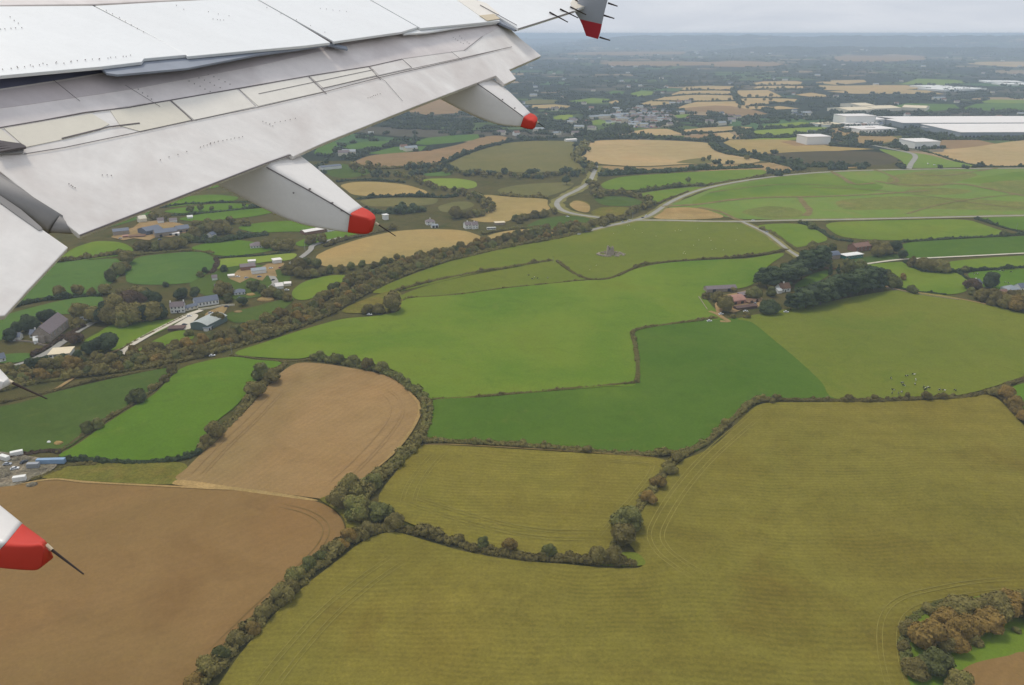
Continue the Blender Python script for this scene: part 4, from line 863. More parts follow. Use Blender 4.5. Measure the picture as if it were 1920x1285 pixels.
# ditches and worn lines in the pale fields
for lb, pts, w in [('brown ditch winding across the pale green field', [(1240,388),(1310,384),(1370,376),(1440,371),(1510,370),(1580,368),(1660,364),(1740,358)], 7), ('brown ditch with a bend near the rough ground', [(1558,322),(1580,334),(1602,346),(1640,344)], 8), ('second ditch crossing the rough ground', [(1636,318),(1660,326),(1682,338),(1670,344),(1640,340)], 7),
                   ('long ditch to the right border', [(1660,345),(1720,348),(1800,346),(1850,354),(1920,368),(2100,396)], 9), ('faint ditch below the road', [(1715,327),(1770,330),(1830,322),(1870,316)], 6), ('curved scar in the rushy pasture', [(1500,372),(1508,384),(1518,396),(1510,406)], 9), ('earth line beside the sandy field', [(1310,390),(1350,398),(1375,410),(1390,415)], 7), ('faint tawny line across the pale pasture', [(1520,352),(1620,356),(1720,366),(1830,382),(1920,392)], 3), ('thin ditch under the main road bend', [(1330,362),(1420,350),(1500,346),(1600,352)], 3), ('thin drain in the right pasture', [(1700,402),(1760,385),(1840,372),(1900,366)], 3)]:
    ribbon('ditch', lb, pts, w, 'ditch', cat='ditch', wv=0.8)
# wheel tracks on the headlands
for lb, pts, offs, mt, w in [
  ('wheel tracks round the left end of the foreground stubble', [(1300,1090),(1262,1066),(1228,1038),(1213,1006),(1226,970),(1262,915),(1308,862),(1360,815),(1415,770)], (0, -2.0, -6, -8), 'track', 0.42),
  ('wheel tracks beside the hedge at the bottom', [(440,1300),(500,1225),(580,1140),(660,1075),(720,1035)], (-5, -7, -12, -14), 'track', 0.36),
  ('wheel tracks along the left of the enclosed stubble', [(735,945),(745,915),(770,878),(800,845)], (-4, -6, -10, -12), 'track', 0.34),
  ('wheel tracks along the bottom of the enclosed stubble', [(735,945),(800,968),(880,992),(960,1012),(1040,1022),(1120,1022)], (3, 5, 9, 11), 'track', 0.34),
  ('wheel tracks along the right of the enclosed stubble', [(1130,1015),(1165,972),(1205,925),(1232,885),(1225,870),(1180,864),(1080,858)], (2, 4), 'track', 0.34),
  ('dark headland line above the enclosed stubble', [(786,836),(860,836),(1000,844),(1120,851),(1230,860)], (0,), 'track3', 1.2),
  ('wheel tracks on the right side of the brown field', [(640,930),(700,872),(745,820),(768,780),(765,750),(740,728)], (4, 6, 12), 'track2', 0.4),
  ('wheel tracks on the left side of the brown field', [(345,895),(400,838),(460,782),(510,730)], (-3, -8, -10), 'track2', 0.4),
  ('curved wheel track in the lower brown field', [(390,1240),(470,1160),(560,1075),(610,1020),(615,985),(580,960),(520,945)], (0, 3), 'track3', 0.28),
  ('pale rim of the curved brown field', [(748,716),(770,740),(787,764),(779,796),(748,840),(705,882)], (0,), 'sandy', 2.0),
  ('pale rim of the lower brown field', [(30,912),(100,901),(170,907),(330,915),(440,921)], (0,), 'sandy', 1.6),
  ('olive edge strip around the lower right copse', [(1700,1300),(1682,1230),(1684,1172),(1714,1140),(1780,1122),(1850,1110),(1930,1104)], (0, 5, 7), 'track', 0.28),
]: ribbon('wheel_track', lb, pts, w, mt, cat='track', offs=offs, wv=0.3)
# ------------------------------------------------------------------ buildings
def part(root, name, V, F, mat, smooth=False, **props):
    me = bpy.data.meshes.new(name); me.from_pydata([tuple(p) for p in V], [], [tuple(f) for f in F])
    for m in (mat if isinstance(mat, (list, tuple)) else [mat]): me.materials.append(m if not isinstance(m, str) else M[m])
    if smooth: me.polygons.foreach_set('use_smooth', [True] * len(me.polygons))
    o = bpy.data.objects.new(name, me); COL.objects.link(o); o.parent = root
    for k, v in props.items(): o[k] = v
    return o
WINM = {}
def window(root, x, y, z, w, h, face):
    """a framed window proud of the wall; face 'f' front (y = const), 'r' right end, 'l' left end"""
    key = (round(w, 2), round(h, 2))
    if key not in WINM:
        parts = [box(-w/2-.08, w/2+.08, -.06, .02, -.1, 0), box(-w/2-.08, w/2+.08, -.05, .02, h, h+.08), box(-w/2-.08, -w/2, -.05, .02, 0, h), box(w/2, w/2+.08, -.05, .02, 0, h), box(-.03, .03, -.045, .02, 0, h)]
        V, F = join(parts); a = bpy.data.meshes.new('window'); a.from_pydata(V, [], F); a.materials.append(M['white'])
        V, F = box(-w/2, w/2, -.025, .02, 0, h); b = bpy.data.meshes.new('pane'); b.from_pydata(V, [], F); b.materials.append(M['glass']); WINM[key] = (a, b)
    a, b = WINM[key]; o = bpy.data.objects.new('window', a); COL.objects.link(o); o.parent = root; o.location = (x, y, z)
    o.rotation_euler = (0, 0, {'f': 0, 'r': math.pi/2, 'l': -math.pi/2}[face])
    p = bpy.data.objects.new('pane', b); COL.objects.link(p); p.parent = o
def gable_wall(L, D, hw, hr):
    V = [(0,0,-.5),(L,0,-.5),(L,D,-.5),(0,D,-.5),(0,0,hw),(L,0,hw),(L,D,hw),(0,D,hw),(0,D/2,hw+hr),(L,D/2,hw+hr)]
    return V, [(0,1,5,4),(2,3,7,6),(1,2,6,9,5),(3,0,4,8,7),(0,3,2,1)]
def gable_roof(L, D, hw, hr, ov=.35, th=.18):
    parts = []
    k = hr / (D/2); e = .35
    for y0, s in ((0, 1), (D, -1)):
        a = [(-ov, y0 - s*e, hw - k*e), (L+ov, y0 - s*e, hw - k*e), (L+ov, D/2, hw+hr), (-ov, D/2, hw+hr)]
        V = [(x, y, z+.02) for x, y, z in a] + [(x, y, z+th) for x, y, z in a]
        parts.append((V, [(0,3,2,1),(4,5,6,7),(0,1,5,4),(1,2,6,5),(2,3,7,6),(3,0,4,7)]))
    return join(parts)
def hip_roof(L, D, hw, hr, ov=.5):
    i = min(L, D) / 2
    V = [(-ov,-ov,hw),(L+ov,-ov,hw),(L+ov,D+ov,hw),(-ov,D+ov,hw),(i,D/2,hw+hr),(L-i+.01,D/2,hw+hr),(-ov,-ov,hw-.15),(L+ov,-ov,hw-.15),(L+ov,D+ov,hw-.15),(-ov,D+ov,hw-.15)]
    return V, [(0,1,5,4),(1,2,5),(2,3,4,5),(3,0,4),(6,7,1,0),(7,8,2,1),(8,9,3,2),(9,6,0,3),(9,8,7,6)]
def arch_roof(L, D, hw, hr, n=8, ov=.3):
    V = []
    for x in (-ov, L+ov):
        for i in range(n+1):
            t = i/n; V.append((x, -ov + (D+2*ov)*t, hw - .1 + hr*math.sin(math.pi*t)))
        for i in range(n+1):
            t = i/n; V.append((x, -ov + (D+2*ov)*t, hw + .15 + hr*math.sin(math.pi*t)))
    k = 2*(n+1); F = []
    for i in range(n): F += [(i, k+i, k+i+1, i+1), (n+1+i, n+2+i, k+n+2+i, k+n+1+i)]
    for b in (0, k): F += [(b+i, b+i+1, b+n+2+i, b+n+1+i) for i in range(n)]
    F += [(0, n+1, k+n+1, k), (n, k+n, k+2*n+1, 2*n+1)]
    return V, F
def bld(label, cat, p0, p1, depth, hw, hr, wall='white', roof='slate', style='gable', name='house', wins=(0, 0), wsz=(1.1, 1.4), ends=0, door=None, doors=(0, 3.0, 3.5), chim=0, group=None, cross=False):
    A, B = G(*p0), G(*p1); L = (B - A).length; a = math.atan2(B.y - A.y, B.x - A.x); D = depth
    r = link(name, None, None, A, label=label, category=cat, group=group); r.rotation_euler = (0, 0, a)
    if cross: L, D, keep = L, D, True
    if style in ('gable',):
        if cross:   # the ridge runs away from the camera
            V, F = gable_wall(D, L, hw, hr); V = [(y, x, z) for x, y, z in V]; F = [f[::-1] for f in F]; part(r, 'wall', V, F, wall)
            V, F = gable_roof(D, L, hw, hr); V = [(y, x, z) for x, y, z in V]; F = [f[::-1] for f in F]; rf = part(r, 'roof', V, F, roof)
        else:
            V, F = gable_wall(L, D, hw, hr); part(r, 'wall', V, F, wall); V, F = gable_roof(L, D, hw, hr); rf = part(r, 'roof', V, F, roof)
    elif style == 'hip':
        V, F = box(0, L, 0, D, -.5, hw - .15); part(r, 'wall', V, F, wall); V, F = hip_roof(L, D, hw, hr); rf = part(r, 'roof', V, F, roof)
    elif style == 'arch':
        n = 8; pr = [(D*i/n, hw + hr*math.sin(math.pi*i/n) - .12) for i in range(n+1)]
        V = [(x, y, z) for x in (0, L) for y, z in [(0,-.5)] + pr + [(D,-.5)]]; k = n + 3
        F = [tuple(range(k))[::-1], tuple(range(k, 2*k)), (0, k, k+1, 1), (k-1, k-2, 2*k-2, 2*k-1)]
        if cross: V = [(y * L / D, x * D / L, z) for x, y, z in V]
        part(r, 'wall', V, F, wall); V, F = arch_roof(L, D, hw, hr)
        if cross: V = [(y * L / D, x * D / L, z) for x, y, z in V]
        rf = part(r, 'roof', V, F, roof)
    else:
        V, F = box(0, L, 0, D, -.5, hw); part(r, 'wall', V, F, wall); V, F = box(-.6, L+.6, -.6, D+.6, hw+.005, hw+max(hr, .25)); rf = part(r, 'roof', V, F, roof)
    nc_, nr_ = wins
    for j in range(nr_):
        for i in range(nc_):
            window(r, L*(i+.5)/nc_, -.0, hw/nr_*(j) + hw/nr_*.36, wsz[0], min(wsz[1], hw/nr_*.5), 'f')
    for j in range(nr_ if ends else 0):
        for i in range(ends):
            window(r, L, D*(i+.5)/ends, hw/nr_*j + hw/nr_*.36, wsz[0], min(wsz[1], hw/nr_*.5), 'r')
    if door is not None:
        V, F = box(L*door-.55, L*door+.55, -.06, .03, 0, 2.1); part(r, 'door', V, F, 'darkdoor')
    for i in range(doors[0]):
        x = L*(i+.5)/doors[0]; V, F = box(x-doors[1]/2, x+doors[1]/2, -.08, .03, 0, doors[2]); part(r, 'door', V, F, 'darkdoor')
    for i in range(chim):
        x = L*(.04 if i == 0 else .96) if chim > 1 else L*.5; V, F = box(x-.4, x+.4, D/2-.5, D/2+.5, hw+hr*.6, hw+hr+1.3); part(rf, 'chimney', V, F, wall)
    return r
# hamlet at the left
bld('white two storey farmhouse with chimneys at the head of the drive', 'house', (320,588), (347,586), 7.0, 5.6, 3.2, 'white', 'stoneroof', wins=(4, 2), ends=2, door=.5, chim=2)
bld('low white annex with grey roof between farmhouse and schoolhouse', 'annex', (349,584), (372,578), 6, 2.6, 1.6, 'cream', 'slate', name='annex', wins=(3, 1))
bld('long white schoolhouse with dark slate roof and a row of windows', 'schoolhouse', (367,577), (411,570), 10, 3.8, 3.4, 'white', 'slate', name='schoolhouse', wins=(7, 1), wsz=(1.1, 2.0), ends=2)
bld('grey roofed outbuilding behind the white schoolhouse', 'outbuilding', (412,556), (440,553), 8, 2.8, 2.2, 'stone', 'slate', name='outbuilding')
bld('small house with hipped grey roof right of the schoolhouse', 'house', (440,555), (460,553), 8, 2.7, 2.4, 'white', 'slate', 'hip', wins=(3, 1))
bld('green metal shed with curved pale roof beside the concrete apron', 'shed', (358,617), (390,621), 25, 4.6, 2.2, 'greenwall', 'greensheet', 'arch', name='metal_shed', cross=True)
bld('white lean-to with open bays at the end of the green shed', 'lean-to', (391,622), (405,612), 4, 2.6, .3, 'white', 'greyroof', 'flat', name='lean_to', doors=(3, 2.4, 2.0))
bld('brown sided silage pit beside the drive', 'silage pit', (315,621), (344,620), 7, 1.8, .25, 'rust', 'rust', 'flat', name='silage_pit')
ch = bld('grey stone church with long slate roof and narrow windows', 'church', (96,641), (130,613), 13, 6.5, 6.0, 'stone', 'stoneroof', name='church', wins=(6, 1), wsz=(.9, 3.2))
V, F = box(-2.5, 0.2, 3.5, 9.5, -.5, 5.2); part(ch, 'porch', V, F, 'stone')
bld('white cottage with slate roof left of the stone church', 'cottage', (56,634), (75,633), 7, 3.0, 2.6, 'white', 'slate', name='cottage', wins=(3, 1), chim=1)
bld('flat roofed cream bungalow among dark trees below the church', 'bungalow', (92,673), (131,670), 13, 3.0, .4, 'white', 'creamroof', 'flat', name='bungalow', wins=(5, 1), wsz=(1.8, 1.3))
bld('white mobile home with dark windows behind the church', 'mobile home', (152,601), (177,600), 4, 2.7, .25, 'white', 'white', 'flat', name='mobile_home', wins=(5, 1), wsz=(1.2, 1.0))
bld('small white gable house at the very left border', 'cottage', (-6,682), (12,678), 7, 3.0, 2.8, 'white', 'slate', name='cottage', wins=(2, 1))
bld('bungalow with grey hipped roof in the green fields', 'bungalow', (470,467), (496,465), 12, 2.8, 3.2, 'white', 'stoneroof', 'hip', name='bungalow', wins=(5, 1))
bld('long white poultry shed with pale roof beneath the middle fairing', 'shed', (572,441), (613,434), 12, 3.2, 1.5, 'brickwall', 'paleroof', name='poultry_shed')
bld('short white tank shed at the end of the long white shed', 'shed', (615,435), (628,433), 6, 2.4, 1.0, 'white', 'paleroof', 'arch', name='tank_shed')
for lb, a, b, d, hw, hr, wl, rf, st in [
  ('open grey shed at the left of the slate farm', (213,443), (243,440), 14, 5, 2, 'stone', 'slate', 'gable'), ('wide slate grey barn in the middle of the slate farm', (276,442), (306,436), 20, 5, 3, 'slate', 'slate', 'gable'),
  ('long dark roofed barn across the slate farmyard', (292,446), (333,441), 14, 5, 3, 'stone', 'slate', 'gable'), ('grey roofed barn beside the trees of the slate farm', (334,438), (357,435), 16, 4.5, 3, 'stone', 'slate', 'gable'),
  ('low pale roofed shed in front of the slate barns', (315,443), (336,442), 6, 2.6, 1, 'white', 'paleroof', 'gable'), ('pale gabled farmhouse under the flap edge', (262,418), (276,416), 9, 4.5, 3.5, 'cream', 'cream', 'gable'),
  ('rusty tank shed at the left of the slate farm', (231,447), (241,446), 6, 2.2, .3, 'redroof', 'redroof', 'flat'), ('tan covered clamp in the slate farmyard', (243,447), (272,445), 9, 1.6, .3, 'tileroof', 'thatch', 'flat'),
  ('small white shed on the upper green field by the wood', (352,411), (362,410), 6, 2.5, 1.5, 'white', 'white', 'gable'), ('small white gable house in the dark hedge', (398,446), (406,443), 8, 3.0, 2.5, 'white', 'slate', 'gable'),
  ('brown roofed cattle shed in the lower farmyard', (452,509), (480,506), 12, 4, 1.8, 'brickwall', 'stoneroof', 'gable'), ('white walled shed with blue front in the lower farmyard', (473,516), (500,513), 10, 4, 1.5, 'white', 'greyroof', 'gable'),
  ('plain white block shed at the top of the lower farmyard', (514,496), (529,494), 8, 4, .3, 'white', 'paleroof', 'flat'), ('low white shed behind the brown cattle shed', (466,495), (479,494), 6, 2.5, .3, 'white', 'paleroof', 'flat'),
  ('white cottage at the end of the farm lane', (518,543), (532,541), 7, 2.8, 2.2, 'white', 'paleroof', 'gable'), ('grey roofed lean-to by the lower farm cottage', (533,537), (546,536), 6, 2.4, 1.0, 'cream', 'paleroof', 'gable'),
  ('white round walled house left of the semi-detached pair', (800,423), (816,422), 10, 4, 3, 'white', 'stoneroof', 'hip'), ('low white barn beside the straw field', (810,428), (822,427), 6, 2.6, 1.4, 'white', 'greyroof', 'gable'),
  ('white semi-detached house with tall chimneys', (873,430), (884,429), 9, 5, 3, 'white', 'stoneroof', 'gable'), ('second white gabled house of the pair', (886,430), (897,429), 9, 5, 3, 'white', 'stoneroof', 'gable'),
  ('flat pale roofed shed right of the white coach', (929,423), (947,422), 7, 3, .3, 'stone', 'creamroof', 'flat'), ('white water tower house behind the straw field', (721,413), (729,412), 7, 6, .4, 'white', 'white', 'flat'),
  ('blue and white long shed under the flap', (603,320), (641,316), 14, 5, 2, 'white', 'slate', 'gable'), ('long white shed behind the third fairing field', (1062,266), (1082,265), 12, 4, 1.5, 'white', 'paleroof', 'gable'),
  ('long grey stone barn in the old farmyard', (1325,549), (1381,546), 8, 3, 2, 'stone', 'stoneroof', 'gable'), ('red roofed barn in the old farmyard', (1372,574), (1398,570), 14, 4.0, 2.6, 'redroof', 'redroof', 'arch'),
  ('roofless stone outbuilding in the old farmyard', (1392,560), (1408,558), 8, 3, .2, 'brickwall', 'dirtroof', 'flat'), ('small tan walled pen beside the red barn', (1404,571), (1424,567), 8, 1.6, .2, 'brickwall', 'dirtroof', 'flat'),
  ('dark brown shed at the front of the old farmyard', (1382,583), (1420,578), 6, 2.2, .8, 'rust', 'rust', 'gable')]:
    if rf == 'dirtroof': rf = 'stoneroof' if 'roofless' in lb else 'thatch'
    nm = 'barn' if 'barn' in lb else 'farmhouse' if 'farmhouse' in lb else 'cottage' if ('cottage' in lb or 'house' in lb) else 'shed'
    big = 'semi-detached' in lb or 'pair' in lb
    bld(lb, {'barn': 'barn', 'farmhouse': 'farmhouse', 'cottage': 'house', 'shed': 'shed'}[nm], a, b, d, hw, hr, wl, rf, st, name=nm, wins=(2, 2) if big else (0, 0), chim=1 if big else 0, doors=(2, 3, 3) if nm == 'barn' else (0, 0, 0))
bld('white cottage with brown thatched roof in front of the pines', 'cottage', (1463,549), (1482,547), 8, 3.6, 4.0, 'white', 'thatch', name='cottage', wins=(2, 1), chim=1, door=.5)
bld('low white wing of the thatched cottage', 'cottage', (1459,551), (1466,550), 6, 2.8, 1.6, 'white', 'white', name='cottage')
bld('brick mansion with brown roof behind the teal pavilion', 'mansion', (1604,473), (1634,469), 12, 5, 3, 'brickwall', 'tileroof', name='mansion', wins=(4, 2), chim=2)
bld('teal and white pavilion with long glazed front', 'pavilion', (1586,487), (1618,483), 9, 3.6, .35, 'teal', 'white', 'flat', name='pavilion', wins=(6, 1), wsz=(2.2, 1.6))
bld('grey glazed dome-roofed hall left of the teal pavilion', 'hall', (1553,487), (1575,485), 10, 4, 3, 'stone', 'slate', 'arch', name='hall')
bld('white house with grey roof beside the maroon tree', 'house', (1828,542), (1841,540), 9, 4.5, 3, 'white', 'slate', wins=(2, 2), chim=1)
bld('white bungalow with pale grey hipped roof at the right border', 'bungalow', (1892,550), (1911,548), 10, 3.0, 3, 'white', 'greyroof', 'hip', name='bungalow', wins=(3, 1))
bld('white gabled cottage cut by the right border', 'cottage', (1913,547), (1928,545), 8, 3.5, 3, 'white', 'slate', name='cottage', wins=(2, 1))
for lb, a, b, d, hw, hr, wl, rf in [('white gabled house behind the grey outbuilding', (414,548),(424,547),7,3.4,2.6,'white','slate'), ('small white house among the gardens', (404,545),(412,544),6,3,2.4,'white','stoneroof'), ('white cottage at the left of the gardens', (398,527),(408,526),6,2.8,2.2,'white','stoneroof'), ('pale shed in the gardens', (428,522),(440,521),5,2.4,.8,'cream','paleroof'),
  ('white house with pale roof above the slate barns', (296,420),(308,419),8,4,2.6,'white','stoneroof'), ('white bungalow behind the slate farm', (318,418),(332,417),8,3,2,'white','stoneroof'), ('small white house by the church lane', (64,646),(72,645),6,3,2.4,'white','white'), ('tiny yellow shed among the dark bushes', (96,683),(102,682),4,2.2,1.6,'cream','cream'), ('white cottage near the left border lane', (24,640),(38,639),7,3,2.4,'white','slate'), ('pale cottage between the houses at the right border', (1878,556),(1890,555),7,3,2.4,'cream','tileroof'), ('low white outhouse at the right border', (1905,560),(1918,559),5,2.4,1.2,'white','stoneroof')]:
    bld(lb, 'house', a, b, d, hw, hr, wl, rf, name='cottage')
# warehouses and glasshouses on the right
wk = dict(name='warehouse', group=None)
bld('tall white block warehouse at the back of the industrial park', 'warehouse', (1584,237), (1640,236), 60, 24, .8, 'white', 'paleroof', 'flat', **wk)
bld('long low white warehouse with dark window band', 'warehouse', (1585,239), (1648,238), 30, 8, .6, 'white', 'paleroof', 'flat', wins=(12, 1), wsz=(4, 2), **wk)
bld('flat white warehouse in front with black eaves line', 'warehouse', (1615,251), (1680,249), 70, 9, .8, 'white', 'paleroof', 'flat', wins=(10, 1), wsz=(4, 3), **wk)
bld('white step-roofed extension of the tall block warehouse', 'warehouse', (1641,234), (1675,232), 60, 12, .8, 'white', 'paleroof', 'flat', **wk)
bld('plain white block warehouse beside the straw field', 'warehouse', (1512,272), (1556,271), 45, 16, .8, 'white', 'paleroof', 'flat', **wk)
bld('white warehouse with eight black loading doors', 'warehouse', (1714,280), (1761,279), 55, 14, .8, 'white', 'paleroof', 'flat', doors=(8, 4.5, 5), **wk)
bld('enormous pale distribution warehouse nearest the tan field', 'warehouse', (1800,259), (2090,258), 180, 12, .8, 'greyroof', 'paleroof', 'flat', doors=(40, 5, 5), **wk)
bld('second enormous pale warehouse behind the first one', 'warehouse', (1692,240.5), (2060,239.5), 166, 12, .8, 'greyroof', 'paleroof', 'flat', doors=(36, 5, 5), **wk)
bld('small white loading hall before the enormous warehouses', 'warehouse', (1748,247), (1776,246), 40, 7, .6, 'greyroof', 'paleroof', 'flat', **wk)
bld('white office block among car parks left of the warehouses', 'warehouse', (1545,239), (1580,237), 50, 6, .6, 'white', 'creamroof', 'flat', **wk)
for i, (a, b) in enumerate([((1590,213),(1640,211)), ((1640,210),(1690,208)), ((1690,207),(1735,209)), ((1612,204),(1640,203))]):
    bld(['cream roofed factory at the left of the sawtooth row', 'cream roofed factory in the middle of the sawtooth row', 'cream roofed factory at the right of the sawtooth row', 'small cream factory roof behind the sawtooth row'][i], 'factory', a, b, 90, 9, 4, 'cream', 'creamroof', name='factory')
for i, (a, b) in enumerate([((1745,167),(1800,166)), ((1770,172),(1850,169)), ((1848,156),(1920,157)), ((1880,161),(1990,162))]):
    bld(['white glasshouse roofs left of the dark wood', 'lower long row of white glasshouses by the dark wood', 'upper white glasshouses at the right border', 'wide white glasshouses at the right border'][i], 'glasshouse', a, b, 130, 6, .8, 'white', 'white', 'flat', name='glasshouse')
# ruined tower in the sheep field
A = G(1144, 478); rt = link('ruined_tower', None, None, A, label='ruined stone tower on a ring of rubble in the sheep field', category='ruin')
parts = []
for (x0, x1, y0, y1, hs) in [(-3,3,-3,-2.2,(6.5,5,7.5,8.2)), (-3,3,2.2,3,(8.5,7.5,6,8)), (-3,-2.2,-2.2,2.2,(6.5,7.5,8.0,8.5)), (2.2,3,-2.2,2.2,(8,6.2,5.5,7.8))]:
    for k in range(4):
        if x1 - x0 > 2: a = x0 + (x1-x0)*k/4; parts.append(box(a, a+(x1-x0)/4-.002, y0, y1, -.4, hs[k]))
        else: b = y0 + (y1-y0)*k/4; parts.append(box(x0, x1, b, b+(y1-y0)/4-.002, -.4, hs[k]))
V, F = join(parts); V = [(x*(1.35-.035*z), y*(1.35-.035*z), z*1.1) for x, y, z in V]; part(rt, 'tower', V, F, 'stone')
parts = []
for k in range(110):
    a = random.random()*6.283; r_ = random.uniform(5, 14) if k % 2 else random.uniform(10.5, 12.5); s = random.uniform(.4, 1.2); x, y = math.cos(a)*r_*1.15, math.sin(a)*r_*.8
    parts.append(box(x-s, x+s, y-s*.7, y+s*.7, -.3, random.uniform(.9, 1.9)))
V, F = join(parts); part(rt, 'rubble', V, F, 'stone', kind='stuff')
# ------------------------------------------------------------------ far houses: single small meshes, many copies
def house_mesh(L, D, hw, hr, wall, roof):
    V, F = gable_wall(L, D, hw, hr); V2, F2 = gable_roof(L, D, hw, hr); b = len(V)
    me = bpy.data.meshes.new('house'); me.from_pydata([(x-L/2, y-D/2, z) for x, y, z in V + V2], [], F + [tuple(i+b for i in f) for f in F2])
    me.materials.append(M[wall]); me.materials.append(M[roof]); me.polygons.foreach_set('material_index', [0]*len(F) + [1]*len(F2)); return me
HM = [house_mesh(13, 8, 4.5, 3, 'white', 'slate'), house_mesh(16, 9, 5, 3, 'cream', 'stoneroof'), house_mesh(20, 10, 5, 2.6, 'cream', 'greyroof'), house_mesh(11, 8, 5, 3, 'white', 'tileroof')]
def far_house(u, v, label, group, ms=None, s=1.0, rz=None):
    o = bpy.data.objects.new('house', random.choice(ms or HM)); COL.objects.link(o); p_ = G(u, v); p_.z = land_z(p_.x, p_.y); o.location = p_; o.rotation_euler = (0, 0, random.uniform(-.6, .6) if rz is None else rz); o.scale = (s, s, s)
    o['label'] = label; o['category'] = 'house'; o['group'] = group; return o
for i in range(110):
    t = random.random(); u = random.gauss(1210, 34); v = random.gauss(220, 8)
    if not (1110 < u < 1290 and 202 < v < 239): continue
    far_house(u, v, 'small pale house in the crowded little town behind the big tan field', 'houses of the little town', s=random.uniform(.8, 1.2))
for u, v in [(1112,223),(1122,222),(1132,221),(1142,221),(1152,220),(1160,219),(1170,218)]:
    far_house(u, v, 'white terraced house in the row at the left of the town', 'white terrace left of the town', ms=[HM[2]], s=1.2, rz=.05)
ALLPOLY = [p for _, _, p in FAR] + [p for _, _, _, p in NEARF]
ARR = [np.array(p, float) for p in ALLPOLY]
def in_poly(u, v, A):
    x, y = A[:, 0], A[:, 1]; x2, y2 = np.roll(x, -1), np.roll(y, -1)
    c = ((y > v) != (y2 > v)) & (u < (x2 - x) * (v - y) / (y2 - y + 1e-12) + x); return bool(c.sum() % 2)
BB = [(a[:,0].min(), a[:,0].max(), a[:,1].min(), a[:,1].max()) for a in ARR]
def in_field(u, v):
    for a, b in zip(ARR, BB):
        if b[0] <= u <= b[1] and b[2] <= v <= b[3] and in_poly(u, v, a): return True
    return False
n_ = 0
while n_ < 150:
    u = random.uniform(975, 1930); v = 76 + 180 * random.random() ** 1.35
    if in_field(u, v): continue
    far_house(u, v, 'tiny white house scattered among the hedges of the far plain', 'white houses across the far plain', s=random.uniform(.9, 1.4) * (1 + max(0, 140 - v) / 60)); n_ += 1
for u, v in [(1075,230),(940,253),(968,254),(1010,247),(1330,232),(1352,235),(1372,228),(1382,223),(1370,221),(1490,217),(1515,215),(985,205),(1000,181),(935,229),(645,292),(655,290),(757,281),(770,283)]:
    far_house(u, v, 'white house among the trees beyond the middle fields', 'white houses beyond the middle fields', s=1.3)
